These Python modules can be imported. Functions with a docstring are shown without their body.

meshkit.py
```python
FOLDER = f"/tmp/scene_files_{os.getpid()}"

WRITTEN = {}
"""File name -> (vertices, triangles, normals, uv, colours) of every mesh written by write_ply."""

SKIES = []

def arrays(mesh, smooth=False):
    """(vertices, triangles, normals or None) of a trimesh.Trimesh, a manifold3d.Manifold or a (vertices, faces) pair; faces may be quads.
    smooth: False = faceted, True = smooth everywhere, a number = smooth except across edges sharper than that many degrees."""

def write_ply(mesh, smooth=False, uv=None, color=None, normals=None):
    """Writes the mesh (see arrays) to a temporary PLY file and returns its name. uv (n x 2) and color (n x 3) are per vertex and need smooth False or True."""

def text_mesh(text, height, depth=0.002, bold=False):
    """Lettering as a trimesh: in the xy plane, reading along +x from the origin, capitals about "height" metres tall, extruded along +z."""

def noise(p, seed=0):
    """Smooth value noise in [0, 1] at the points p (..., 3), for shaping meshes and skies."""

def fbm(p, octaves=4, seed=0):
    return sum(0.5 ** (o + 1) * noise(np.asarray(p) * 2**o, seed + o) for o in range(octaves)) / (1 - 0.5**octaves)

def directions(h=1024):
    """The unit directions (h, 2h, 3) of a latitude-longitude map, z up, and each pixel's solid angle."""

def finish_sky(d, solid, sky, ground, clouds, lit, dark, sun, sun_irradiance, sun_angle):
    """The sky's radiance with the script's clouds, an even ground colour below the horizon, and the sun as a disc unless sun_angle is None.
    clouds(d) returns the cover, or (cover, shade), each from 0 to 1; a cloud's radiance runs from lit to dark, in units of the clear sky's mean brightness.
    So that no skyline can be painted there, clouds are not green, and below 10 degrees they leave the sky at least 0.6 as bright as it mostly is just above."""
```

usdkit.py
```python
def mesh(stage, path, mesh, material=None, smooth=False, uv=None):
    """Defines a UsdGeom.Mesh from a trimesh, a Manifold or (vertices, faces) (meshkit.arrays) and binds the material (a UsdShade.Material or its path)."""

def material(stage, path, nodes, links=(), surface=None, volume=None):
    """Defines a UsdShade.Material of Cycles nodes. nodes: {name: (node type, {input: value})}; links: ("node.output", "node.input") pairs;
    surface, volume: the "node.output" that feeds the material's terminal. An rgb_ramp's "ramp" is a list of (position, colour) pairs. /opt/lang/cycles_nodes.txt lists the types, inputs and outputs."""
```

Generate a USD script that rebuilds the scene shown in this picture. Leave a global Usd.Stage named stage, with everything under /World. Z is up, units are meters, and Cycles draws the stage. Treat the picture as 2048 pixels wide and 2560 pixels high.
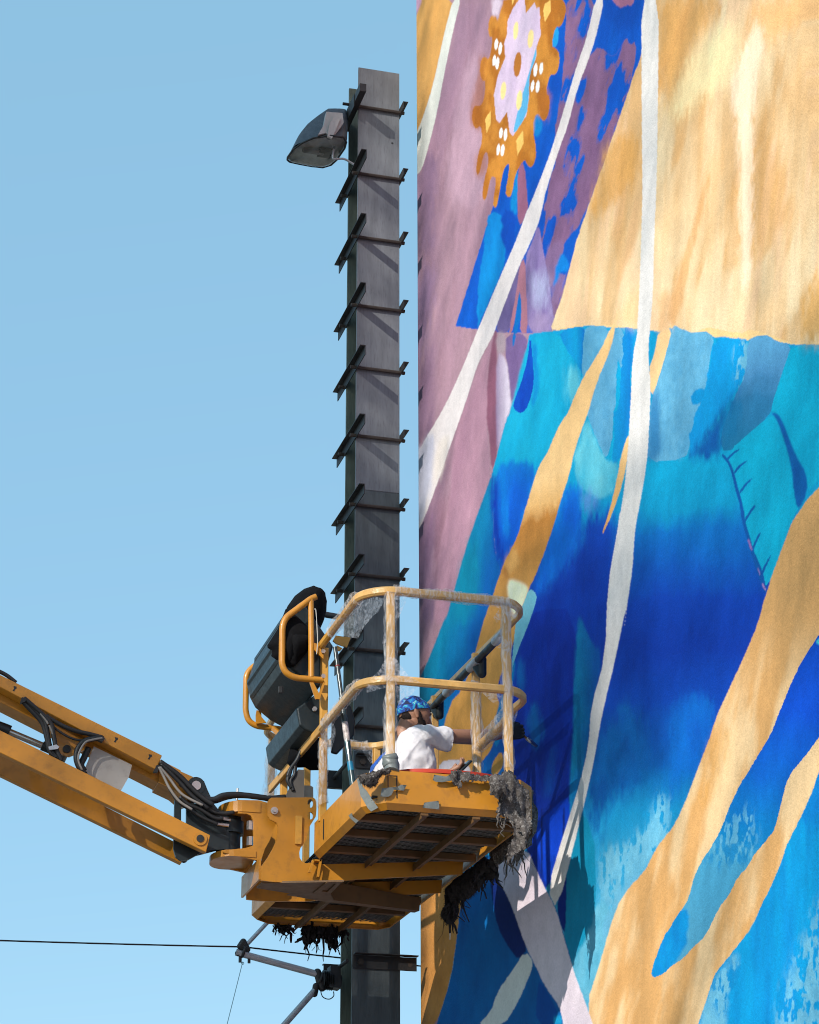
import math, random, re
import numpy as np, trimesh, shapely, meshkit, usdkit
from shapely.geometry import Polygon
from scipy.ndimage import gaussian_filter, zoom as nzoom
from scipy.spatial import Delaunay
from pxr import Usd, UsdGeom, UsdLux, UsdShade, Sdf, Gf

random.seed(7); RNG = np.random.default_rng(7)
stage = Usd.Stage.CreateInMemory()
UsdGeom.SetStageUpAxis(stage, UsdGeom.Tokens.z); UsdGeom.SetStageMetersPerUnit(stage, 1.0)
UsdGeom.Xform.Define(stage, '/World'); UsdGeom.Scope.Define(stage, '/World/Looks')
V = lambda *a: np.array(a, float)

# ------------------------------------------------------------------ camera, sky, sun, exposure
CAM = V(0, 0, 1.6); PITCH, YAW, ROLL = np.radians([22.5604, 15.8767, -0.1574]); FPX = 5472.28
_f = V(math.sin(YAW)*math.cos(PITCH), math.cos(YAW)*math.cos(PITCH), math.sin(PITCH)); _r = V(math.cos(YAW), -math.sin(YAW), 0); _u = np.cross(_r, _f)
RT, UP = math.cos(ROLL)*_r+math.sin(ROLL)*_u, -math.sin(ROLL)*_r+math.cos(ROLL)*_u
cam = UsdGeom.Camera.Define(stage, '/World/camera')
cam.CreateHorizontalApertureAttr(24.0); cam.CreateVerticalApertureAttr(30.0); cam.CreateFocalLengthAttr(24*FPX/2048)
cam.CreateClippingRangeAttr(Gf.Vec2f(0.1, 2000))
EXPOSURE = 0.62
cam.CreateExposureAttr(EXPOSURE)
cam.AddTransformOp().Set(Gf.Matrix4d(*[float(x) for row in (np.append(RT, 0), np.append(UP, 0), np.append(-_f, 0), np.append(CAM, 1)) for x in row]))

SUN_EL = math.radians(29); SUN_AZ = math.atan2(-0.755, -0.656)
TO_SUN = V(math.cos(SUN_EL)*math.sin(SUN_AZ), math.cos(SUN_EL)*math.cos(SUN_AZ), math.sin(SUN_EL))
SKY_STRENGTH, SUN_POWER = 0.15, 1.0
dome = UsdLux.DomeLight.Define(stage, '/World/sky')
skymat = usdkit.material(stage, '/World/Looks/sky', {
    'sky': ('sky_texture', {'sky_type': 'single_scattering', 'sun_disc': False, 'sun_elevation': SUN_EL, 'sun_rotation': SUN_AZ, 'altitude': 0.0, 'air_density': 1.0, 'aerosol_density': 0.3, 'ozone_density': 0.3}),
    'veil': ('mix', {'mix_type': 'mix', 'fac': .78, 'color2': (1.24, 2.52, 3.48)}),        # thin even veil of high haze
    'bg': ('background_shader', {'strength': SKY_STRENGTH})}, [('sky.color', 'veil.color1'), ('veil.color', 'bg.color')], surface='bg.background')
UsdShade.MaterialBindingAPI.Apply(dome.GetPrim()).Bind(skymat)
dome.GetPrim().SetCustomDataByKey('kind', 'structure')
sun = UsdLux.DistantLight.Define(stage, '/World/sun')
sun.CreateNormalizeAttr(True); sun.CreateIntensityAttr(SUN_POWER); sun.CreateAngleAttr(0.5); sun.CreateColorAttr(Gf.Vec3f(1.0, 0.95, 0.87))
_z = TO_SUN; _x = np.cross(V(0, 0, 1), _z); _x /= np.linalg.norm(_x); _y = np.cross(_z, _x)
sun.AddTransformOp().Set(Gf.Matrix4d(*[float(v) for row in (np.append(_x, 0), np.append(_y, 0), np.append(_z, 0), [0, 0, 30, 1]) for v in row]))

# ------------------------------------------------------------------ helpers
def ray(px, py): return RT*(px-1024)/FPX-UP*(py-1280)/FPX+_f
def onX(px, py, x): d = ray(px, py); return CAM+d*(x/d[0])
def onY(px, py, y): d = ray(px, py); return CAM+d*(y/d[1])
def onZ(px, py, z): d = ray(px, py); return CAM+d*((z-CAM[2])/d[2])
def proj(P):
    d = np.asarray(P)-CAM; w = d@_f
    return 1024+FPX*(d@RT)/w, 1280-FPX*(d@UP)/w
def crop(ox, oy, s): return lambda *p: (ox+p[0]*s, oy+p[1]*s)
c1 = crop(760, 1880, .1855); c2 = crop(1060, 1860, .2318); c3 = crop(620, 1960, .18547); c4 = crop(780, 1460, .12754)
c5 = crop(640, 1700, .2087); c6 = crop(960, 1720, .23188); o1 = crop(780, 680, .19477); o2 = crop(780, 1080, .19477); o3 = crop(560, 1440, .24125)
o4 = crop(900, 1440, .2783); o5 = crop(620, 1880, .429); o6 = crop(680, 140, .2597); o7 = crop(380, 1900, .27826); o8 = crop(0, 1640, .26667)
o9 = crop(440, 2240, .38261); oj = crop(0, 1640, .48696)

TAKEN = {}
def path_for(name, parent):
    base = parent.GetPath().pathString if parent else '/World'
    k = TAKEN.get((base, name), 0); TAKEN[(base, name)] = k+1
    return f'{base}/{name}' + (f'_{k:03d}' if k else '')
def tag(p, label=None, cat=None, group=None, kind=None):
    for k, v in (('label', label), ('category', cat), ('group', group), ('kind', kind)):
        if v: p.SetCustomDataByKey(k, v)
    return p
def thing(name, label, cat, loc=(0, 0, 0), group=None):
    x = UsdGeom.Xform.Define(stage, path_for(name, None)); x.AddTranslateOp().Set(Gf.Vec3d(*map(float, loc)))
    return tag(x.GetPrim(), label, cat, group)
def part_group(name, parent, label=None):
    return tag(UsdGeom.Xform.Define(stage, path_for(name, parent)).GetPrim(), label)
ORIGIN = {}
def origin_of(parent):
    if parent is None: return np.zeros(3)
    m = UsdGeom.XformCache().GetLocalToWorldTransform(parent); return np.array(m.ExtractTranslation())
def obj(name, mesh, mat, parent=None, smooth=False, label=None, kind=None):
    if isinstance(mesh, (list, tuple)) and mesh and not isinstance(mesh[0], np.ndarray): mesh = cat(*mesh)
    v, f, n = meshkit.arrays(mesh, smooth); v = v-origin_of(parent)
    m = usdkit.mesh(stage, path_for(name, parent), (v, f), mat)
    if n is not None: m.CreateNormalsAttr(n.astype(np.float32)); m.SetNormalsInterpolation('vertex')
    return tag(m.GetPrim(), label, None, None, kind)
def objs(name, meshes, mat, parent=None, **k):
    for m in meshes: obj(name, m, mat, parent, **k)
def cat(*ms):
    vs, fs, k = [], [], 0
    for m in ms:
        if hasattr(m, 'to_mesh'): mm = m.to_mesh(); v, f = mm.vert_properties[:, :3], mm.tri_verts
        elif isinstance(m, tuple): v, f = m
        else: v, f = m.vertices, m.faces
        v, f = np.asarray(v, float), np.asarray(f)
        if f.shape[1] == 4: f = np.vstack([f[:, [0, 1, 2]], f[:, [0, 2, 3]]])
        vs.append(v); fs.append(f+k); k += len(v)
    return np.vstack(vs), np.vstack(fs)
def norm(v): v = np.asarray(v, float); return v/max(np.linalg.norm(v), 1e-12)
def sweep(pts, section, up=(0, 0, 1), closed=False, scale=None):
    """Sweeps a closed 2-D section along a polyline; section x runs sideways, y along the carried up vector."""
    pts = np.asarray(pts, float); n, k = len(pts), len(section); sec = np.asarray(section, float)
    t = np.gradient(pts, axis=0) if not closed else np.roll(pts, -1, 0)-np.roll(pts, 1, 0)
    t /= np.linalg.norm(t, axis=1, keepdims=True)
    u = np.asarray(up, float); u = u-t[0]*(u@t[0])
    if np.linalg.norm(u) < 1e-6: u = np.cross(t[0], [1, 0, 0.01])
    u = norm(u); vs = []
    for i in range(n):
        u = u-t[i]*(u@t[i]); u = norm(u); s = np.cross(t[i], u); q = sec*(1 if scale is None else scale[i])
        vs.append(pts[i]+q[:, :1]*s+q[:, 1:]*u)
    v = np.vstack(vs); f = []
    for i in range(n if closed else n-1):
        for j in range(k):
            a, b = i*k+j, i*k+(j+1) % k; c, d = ((i+1) % n)*k+j, ((i+1) % n)*k+(j+1) % k
            f += [(a, b, d), (a, d, c)]
    if not closed:
        v = np.vstack([v, pts[0], pts[-1]]); m = n*k
        for j in range(k):
            f.append((m, (j+1) % k, j)); f.append((m+1, (n-1)*k+j, (n-1)*k+(j+1) % k))
    f = np.array(f)[:, ::-1]
    return v, f
def circle(r, n=10): a = np.arange(n)*2*np.pi/n; return np.c_[np.cos(a), np.sin(a)]*r
def rrect(w, h, c=.004):
    w, h = w/2, h/2
    return V([w, h-c], [w-c, h], [-w+c, h], [-w, h-c], [-w, -h+c], [-w+c, -h], [w-c, -h], [w, -h+c])
def tube(pts, r, n=10, scale=None): return sweep(pts, circle(r, n), scale=scale)
def bar(p, q, w, h, up=(0, 0, 1), c=.003): return sweep([p, q], rrect(w, h, c), up)
def box(x0, x1, y0, y1, z0, z1, c=.003): return bar(V(x0, (y0+y1)/2, (z0+z1)/2), V(x1, (y0+y1)/2, (z0+z1)/2), y1-y0, z1-z0, c=min(c, (y1-y0)/3, (z1-z0)/3))
def smoothline(pts, n=8):
    """Catmull-Rom through the points."""
    p = np.asarray(pts, float); q = np.vstack([2*p[0]-p[1], p, 2*p[-1]-p[-2]]); out = []
    for i in range(1, len(q)-2):
        t = np.linspace(0, 1, n, endpoint=False)[:, None]
        out.append(.5*(2*q[i]+(q[i+1]-q[i-1])*t+(2*q[i-1]-5*q[i]+4*q[i+1]-q[i+2])*t**2+(3*q[i]-q[i-1]-3*q[i+1]+q[i+2])*t**3))
    return np.vstack(out+[p[-1:]])
def fillet(pts, r, n=6):
    """Rounds the inner corners of a polyline."""
    pts = [np.asarray(p, float) for p in pts]; out = [pts[0]]
    for a, b, c in zip(pts, pts[1:], pts[2:]):
        d1, d2 = norm(a-b), norm(c-b); k = min(r, np.linalg.norm(a-b)*.48, np.linalg.norm(c-b)*.48)
        p, q = b+d1*k, b+d2*k
        for t in np.linspace(0, 1, n): out.append((1-t)**2*p+2*t*(1-t)*b+t*t*q)
    return np.array(out+[pts[-1]])
def extrude(poly2, place, depth, holes=()):
    """poly2: 2-D outline; place(a, b, d) puts outline coordinates and depth into space."""
    m = trimesh.creation.extrude_polygon(Polygon(poly2, holes).buffer(0), depth, engine='earcut')
    v = np.array(m.vertices); P = np.array([place(*q) for q in v]); f = np.array(m.faces)
    mm = trimesh.Trimesh(P, f, process=False)
    if mm.volume < 0: f = f[:, ::-1]
    return P, f
def plateY(pts, y, depth, holes=()):
    """Outline in the photograph, seen on the plane Y = y, extruded away from the camera by depth."""
    to = lambda ps: [(q[0], q[2]) for q in (onY(*p, y) for p in ps)]
    return extrude(to(pts), lambda a, b, d: V(a, y+d, b), depth, [to(h) for h in holes])
def plateX(pts, x, depth, holes=()):
    to = lambda ps: [(q[1], q[2]) for q in (onX(*p, x) for p in ps)]
    return extrude(to(pts), lambda a, b, d: V(x+d, a, b), depth, [to(h) for h in holes])
def ell(cx, cy, rx, ry, rot=0, n=24):
    a = np.linspace(0, 2*np.pi, n, endpoint=False); x, y = rx*np.cos(a), ry*np.sin(a); c, s = math.cos(rot), math.sin(rot)
    return np.c_[cx+x*c-y*s, cy+x*s+y*c]
def hull(pts, r=0.0, n=1):
    """Convex hull of the points, or of spheres of radius r at them (r: number or list)."""
    pts = np.asarray(pts, float)
    if np.any(np.asarray(r) > 0):
        ico = trimesh.creation.icosphere(n, 1.0).vertices; rr = np.broadcast_to(r, len(pts))
        pts = np.vstack([p+ico*q for p, q in zip(pts, rr)])
    m = trimesh.convex.convex_hull(pts); return np.array(m.vertices), np.array(m.faces)
def cyl(p, q, r, n=20, c=.0): return tube([p, q], r, n)
def ring(center, axis, r, rt, n=24, m=8):
    a = norm(axis); u = norm(np.cross(a, [0.3, 0.9, 0.31])); w = np.cross(a, u); t = np.linspace(0, 2*np.pi, n, endpoint=False)
    return sweep([center+r*(math.cos(x)*u+math.sin(x)*w) for x in t], circle(rt, m), up=a, closed=True)

def lin(c): c = np.asarray(c, float)/255; return np.where(c <= .04045, c/12.92, ((c+.055)/1.055)**2.4)

# ------------------------------------------------------------------ materials
def mat(name, color, rough=.5, metal=0.0, var=.25, scale=6.0, dirt=None, dirt_amt=.35, bump=0.0, bump_scale=60.0, spec=.5, coat=0.0, stretch=(1, 1, 1), extra=None):
    """Principled paint with tonal variation, optional stains and fine relief, all from position (no UVs)."""
    c = np.asarray(color, float); n = {
        'g': ('geometry', {}), 'map': ('mapping', {'scale': stretch}),
        'n1': ('noise_texture', {'scale': scale, 'detail': 6.0, 'roughness': .6}),
        'r1': ('rgb_ramp', {'ramp': [(.25, tuple(c*(1-var))), (.75, tuple(np.minimum(c*(1+var), .95)))]}),
        'n2': ('noise_texture', {'scale': scale*4.3, 'detail': 8.0, 'roughness': .7}),
        'r2': ('rgb_ramp', {'ramp': [(.52, (0, 0, 0)), (.72, (dirt_amt,)*3)]}),
        'mx': ('mix', {'mix_type': 'mix', 'color2': tuple(dirt if dirt is not None else c*.5)}),
        'rr': ('map_range', {'from_min': .3, 'from_max': .7, 'to_min': max(rough-.1, .02), 'to_max': min(rough+.12, 1)}),
        'n3': ('noise_texture', {'scale': bump_scale, 'detail': 3.0}), 'b': ('bump', {'strength': bump, 'distance': .004}),
        'p': ('principled_bsdf', {'metallic': metal, 'specular_ior_level': spec, 'coat_weight': coat})}
    l = [('g.position', 'map.vector'), ('map.vector', 'n1.vector'), ('map.vector', 'n2.vector'), ('g.position', 'n3.vector'), ('n1.fac', 'r1.fac'), ('n2.fac', 'r2.fac'), ('r2.color', 'mx.fac'),
         ('r1.color', 'mx.color1'), ('mx.color', 'p.base_color'), ('n2.fac', 'rr.value'), ('rr.result', 'p.roughness')]
    if bump: l += [('n3.fac', 'b.height'), ('b.normal', 'p.normal')]
    return usdkit.material(stage, '/World/Looks/'+name, n, l, surface='p.BSDF')

# ------------------------------------------------------------------ the painted wall
XW, YC = 4.1, 14.17                       # the wall's plane and its far corner
asphalt = mat('asphalt', (.055, .053, .05), .9, var=.3, scale=3, bump=.4, bump_scale=90)
plaza = mat('plaza_paving', (.30, .27, .23), .85, var=.12, scale=.6, bump=.3, bump_scale=40)
concrete = mat('concrete', (.33, .32, .30), .9, var=.15, scale=2, bump=.3)
render_white = mat('plain_render', (.45, .43, .40), .9, var=.1, scale=1.5, bump=.3)
gr = obj('ground', box(-400, 400, -400, 400, -.3, 0), plaza); tag(gr, kind='structure')
rd = obj('road', box(-9.0, XW-1.3, -120, 160, 0.0, .006, .001), asphalt); tag(rd, kind='structure')
pv = obj('pavement', box(XW-1.3, XW, -40, 40, 0.004, .13), concrete); tag(pv, kind='structure')

AZ0, AZ1 = math.atan2(XW, YC), math.radians(28.0)
NC, NR = 680, 1240
az = np.linspace(AZ0, AZ1, NC); el = np.radians(np.linspace(7.6, 37.2, NR))
Yg = XW/np.tan(az); HD = np.hypot(XW, Yg)
GY = np.broadcast_to(Yg, (NR, NC)); GZ = 1.6+HD[None, :]*np.tan(el)[:, None]
PX, PY = proj(np.stack([np.full((NR, NC), XW), GY, GZ], -1).reshape(-1, 3)); PX, PY = PX.reshape(NR, NC), PY.reshape(NR, NC)
GPX = 1020/NC                              # photo pixels per column (about the same per row)
def gnoise(sx, sy, seed, slant=0.0):
    """Smooth noise over the wall in [0, 1]; sx, sy: grain in design pixels across and up; slant leans the grain."""
    r = np.random.default_rng(seed); h, w = int(2700/sy)+6, int(2400/sx)+8
    a = r.random((h, w)); X = (PX-1000+slant*(PY-1280)+900)/sx; Y = (PY+60)/sy
    X = np.clip(X, 0, w-2.001); Y = np.clip(Y, 0, h-2.001); i, j = Y.astype(int), X.astype(int); ty, tx = Y-i, X-j
    ty, tx = ty*ty*(3-2*ty), tx*tx*(3-2*tx)
    return (a[i, j]*(1-tx)+a[i, j+1]*tx)*(1-ty)+(a[i+1, j]*(1-tx)+a[i+1, j+1]*tx)*ty
def gfbm(sx, sy, seed, slant=0.0, o=4): return sum(gnoise(sx/2**k, sy/2**k, seed+17*k, slant)*.5**(k+1) for k in range(o))/(1-.5**o)
W1, W2 = gfbm(26, 26, 1)-.5, gfbm(26, 26, 2)-.5
DRY = gfbm(7, 30, 5, .05, 3)
W3, W4 = gfbm(9, 14, 3)-.5, gfbm(9, 14, 4)-.5
S1 = .58435; S2 = .29217
CR = {'A': crop(1040, 0, S1), 'B': crop(1040, 760, S1), 'C': crop(1040, 1500, S1), '1': crop(1040, 0, S2), '2': crop(1040, 520, S2), '3': crop(1040, 1040, S2),
      '4': crop(1040, 2040, S2), '5': crop(1544, 760, S2), '6': crop(1544, 1280, S2), '7': crop(1544, 1800, S2), 's': lambda x, y: (x, y)}
def trace(s):
    """'A 1,2 3,4 2 5,6' -> design points; a letter or single digit token switches the crop."""
    out, c = [], None
    for t in s.split():
        if ',' in t: out.append(c(*map(float, t.split(','))))
        else: c = CR[t]
    return np.array(out)
def chaikin(p, n=2):
    for _ in range(n):
        q = np.roll(p, -1, 0); p = np.stack([.75*p+.25*q, .25*p+.75*q], 1).reshape(-1, 2)
    return p
def mask(pts, blur=0.0, rough=0.0, wob=.45, round_=1, fine=0.0):
    p = trace(pts) if isinstance(pts, str) else np.asarray(pts, float)
    if round_: p = chaikin(p, round_)
    m = max(6, 3*blur+rough+fine+4); b = (PX > p[:, 0].min()-m) & (PX < p[:, 0].max()+m) & (PY > p[:, 1].min()-m) & (PY < p[:, 1].max()+m)
    out = np.zeros(PX.shape); pg = Polygon(p).buffer(0); shapely.prepare(pg)
    X = PX[b]+W3[b]*(wob*2+fine*2.6)+W1[b]*rough*4; Y = PY[b]+W4[b]*(wob*2+fine*4)+W2[b]*rough*4
    out[b] = shapely.contains_xy(pg, X, Y)
    if blur >= 3:
        m = gaussian_filter(out, blur/GPX*.95); e = m*(1-m); return np.clip(m+(DRY-.5)*5.0*e, 0, 1)          # dry-brush edge
    return gaussian_filter(out, blur/GPX*.95) if blur else gaussian_filter(out, .5)
COL = np.zeros((NR, NC, 3))
def lay(m, c, a=1.0):
    global COL
    c = lin(c) if np.ndim(c) == 1 else c
    COL += (m*a)[..., None]*(c-COL)
def grad(axis_vals, stops):
    s = sorted(stops); x = [q[0] for q in s]; y = np.array([lin(q[1]) for q in s])
    return np.stack([np.interp(axis_vals, x, y[:, k]) for k in range(3)], -1)
def mix2(t, a, b):
    t = np.clip(t, 0, 1)[..., None]; return lin(a)*(1-t)+lin(b)*t
def sm(x, a, b): t = np.clip((x-a)/(b-a), 0, 1); return t*t*(3-2*t)
def L(pts, c, blur=0, rough=0, a=1.0, wob=.45, round_=1, fine=0.0): lay(mask(pts, blur, rough, wob, round_, fine), c, a)

# mauve ground on the left, with leaning strokes
st = gfbm(34, 420, 11, .27); st2 = gfbm(14, 160, 12, .1)
edge = sm(PX, 1130, 1060)
mauve = mix2(.25+.9*(st-.5)+.5, (128, 98, 128), (188, 152, 170)); mauve += (lin((150, 108, 122))-mauve)*(sm(st2, .5, .75)*.25)[..., None]
mauve += (lin((108, 88, 128))-mauve)*(edge*sm(gfbm(40, 300, 14, .2), .35, .6)*.35)[..., None]
mauve *= .80; COL[:] = mauve
L('1 350,0 660,0 600,400 450,520 380,800 300,1100 200,1300 150,1780 20,1780 20,1480 110,1250 240,650', (150, 118, 145), 12, 0, .55)
L('1 430,560 520,400 560,900 560,1300 560,1780 330,1780 250,1500 330,1100', (186, 154, 176), 9, 0, .7)
L('1 130,1300 200,1380 140,1780 2 160,300 60,420 20,420 1 20,1500', (112, 92, 130), 9, 0, .5)
L('2 20,520 150,430 160,700 100,1050 60,1300 20,1350', (146, 120, 160), 10, 0, .6)
L('2 160,1100 60,1300 20,1400 20,1780 3 20,300 150,150 2 170,1400', (112, 86, 122), 10, 0, .5)
L('2 400,0 560,0 470,420 380,1000 260,1780 160,1780 250,900 330,400', (176, 140, 160), 12, 0, .6)
L('3 60,940 170,700 160,1300 150,1780 30,1780 30,1000', (122, 94, 138), 10, 0, .5)
L('3 180,750 300,600 250,1100 200,1400 160,1500 150,1100', (140, 102, 122), 8, 0, .7)
# top-left orange wedge, first pale stripe
L('1 -40,-40 340,-40 250,250 150,720 60,1010 -10,1190', mix2(gfbm(20, 200, 21, .2), (196, 142, 74), (216, 168, 100)))
L('1 -40,-40 62,-20 20,90 -40,160', (190, 150, 180), 2)
L('1 326,-30 390,-30 330,210 240,640 190,920 110,1250 40,1480 -20,1500 -20,1190 60,1010 150,720 250,250', mix2(gfbm(30, 200, 22), (198, 203, 200), (214, 216, 213)))
# royal blue ground behind the big flower
blue0 = mix2(gfbm(24, 90, 31, .2), (2, 68, 172), (6, 92, 200))
L('A 600,-40 1000,-40 965,240 930,330 865,520 810,680 745,860 690,1020 620,1270 585,1392 500,1425 350,1420 265,1410 170,1395 330,880 360,700 480,650 560,400', blue0, fine=.4, round_=0)
L('A 800,-30 965,-30 962,90 900,140 840,110 790,60', (4, 62, 158), 8, 2, .6)
L('1 1190,225 1225,240 1215,390 1160,412 1165,280', (30, 150, 220), 1)
L('1 1010,1010 1050,960 1090,1080 1040,1180 1010,1150', (10, 120, 196), 2, 2)
L('2 640,20 760,60 770,420 745,520 640,760 560,950 530,1035 520,800 570,430 580,200', mix2(gfbm(16, 60, 33), (0, 112, 192), (10, 138, 212)), 1, 3, fine=1)
L('1 850,1480 880,1420 2 870,0 870,60 800,40', (8, 130, 205), 2, 2)
L('2 730,20 880,40 850,300 790,440 740,300', (4, 70, 176), 2, 4)
L('1 870,1450 930,1370 960,1780 2 960,0 900,160 870,90 870,0', (142, 92, 122))
# purple strip with blue blots
purp = mix2(gfbm(22, 70, 41, .25), (112, 80, 118), (134, 100, 140)); vio = lin((92, 86, 158))
blot = gfbm(30, 95, 43, .28, 5); pm = mask('A 645,-30 775,-30 720,180 735,250 790,190 830,250 870,220 900,150 915,200 945,170 930,300 920,345 865,520 810,680 745,860 690,1020 620,1270 588,1385 575,1260 545,1100 525,960 560,850 570,780 600,700 590,560 610,480 630,330 640,150', 0, 1.5, fine=.8)
lay(pm, purp); lay(pm*sm(blot, .5, .56), np.broadcast_to(vio, COL.shape), .75); lay(pm*sm(blot, .565, .59), blue0)
L('2 1110,480 1130,300 1300,280 1290,560 1190,900 1130,620', mix2(gfbm(12, 50, 44, .2), (124, 96, 140), (150, 122, 168)), 4, 2, .8)
L('2 1450,20 1380,180 1260,300 1270,380 1220,480 1215,540 1290,580 1390,340 1480,0', (2, 84, 190), 1, 2)
L('2 1210,470 1260,380 1310,460 1300,560 1240,520 1200,640 1180,690 1175,620', (10, 126, 216), 2, 2)
L('A 825,-20 935,-20 930,28 900,20 870,38', (150, 100, 132), 1, 2)
L('2 1050,60 1110,0 1110,100 1080,290 1060,180', (4, 78, 184))
# violet cloth shapes
L('2 1050,125 1080,310 1110,470 1140,610 1165,850 1190,960 1150,1075 960,1080 945,700 935,420 1000,280', mix2(gfbm(18, 90, 51), (122, 104, 162), (150, 132, 186)), fine=.3)
L('2 1000,560 1110,560 1130,700 1120,900 1010,860 980,700', (176, 178, 220), 11)
L('2 935,420 990,380 970,560 985,800 960,1080 945,700', (86, 72, 118), 6, 0, .8)
L('2 1000,880 1150,880 1150,1075 960,1080', (168, 148, 190), 8, 1, .7)
L('2 880,500 900,500 880,700 820,960 790,1070 690,1065 700,960 790,720', mix2(gfbm(18, 60, 52), (84, 74, 122), (112, 100, 152)))
L('2 890,470 935,430 945,700 962,1075 890,1075 900,900 890,700 850,950 820,1075 793,1065 860,720', (158, 108, 128))
L('2 892,690 906,900 880,990 850,1140 828,1195 835,1050 870,800', (2, 104, 186))
L('2 768,1078 962,1076 940,1300 880,1530 820,1670 805,1600 790,1400 765,1250', mix2(gfbm(16, 70, 53), (104, 82, 136), (128, 104, 154)))
L('2 828,1076 860,1076 840,1170 828,1195', (2, 104, 186))
# right edge of the mauve: plum fold and pale fold
L('2 560,1310 690,1050 680,1150 620,1300 610,1500 620,1780 3 600,0 640,480 590,640 450,1080 380,1300 330,1480 250,1765 150,1790 180,1450 200,1100 300,700 310,300 390,0 2 440,1620', mix2(gfbm(30, 160, 54, .2), (154, 116, 140), (182, 142, 162)), 2)
L('2 692,1000 690,1200 690,1780 3 700,0 700,340 648,490 630,200 600,0 2 608,1780 612,1450 655,1130', (132, 84, 108), 1.5)
L('2 690,1060 775,1072 765,1250 690,1260', (158, 142, 156), 3)
L('2 690,1230 775,1280 800,1500 812,1660 822,1680 790,1780 3 785,0 735,190 690,320 685,0', mix2(sm(PX, 1235, 1275)*.9+.2*gfbm(10, 90, 55), (128, 106, 148), (214, 204, 226)), 2)
# second long white stripe
L('1 1540,-30 1615,-30 1560,240 1500,450 1380,760 1300,1080 1230,1260 1110,1640 2 1082,0 1050,130 970,320 890,480 790,740 710,950 660,1090 600,1200 530,1330 440,1620 3 385,0 310,210 210,500 110,780 20,990 -20,1000 -20,380 60,230 200,0 2 300,1590 430,1290 530,1040 590,900 720,590 800,410 860,270 960,0 1 965,1780 1110,1420 1190,1190 1310,790 1390,520 1460,330', mix2(gfbm(40, 160, 56), (206, 200, 205), (218, 213, 217)))
L('3 -20,330 150,120 165,300 140,560 40,920 -20,960', (182, 186, 210), 5, 0, .9)
L('3 150,300 300,100 240,420 150,650', (214, 206, 202), 5, 0, .8)
# teal strip
L('3 648,495 600,640 490,940 400,1220 330,1480 250,1765 C 130,60 60,240 18,330 -20,420 -20,820 95,660 250,290 330,40 3 760,1250 690,1230 665,1000 660,600', grad(PX+.25*(PY-1400)+40*gfbm(20, 90, 57), [(1040, (0, 120, 158)), (1180, (0, 128, 172)), (1260, (4, 96, 178))]), 1)
L('3 420,1150 500,1000 540,1300 520,1600 430,1780 300,1780 350,1450', (0, 136, 164), 8, 0, .6)

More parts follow.
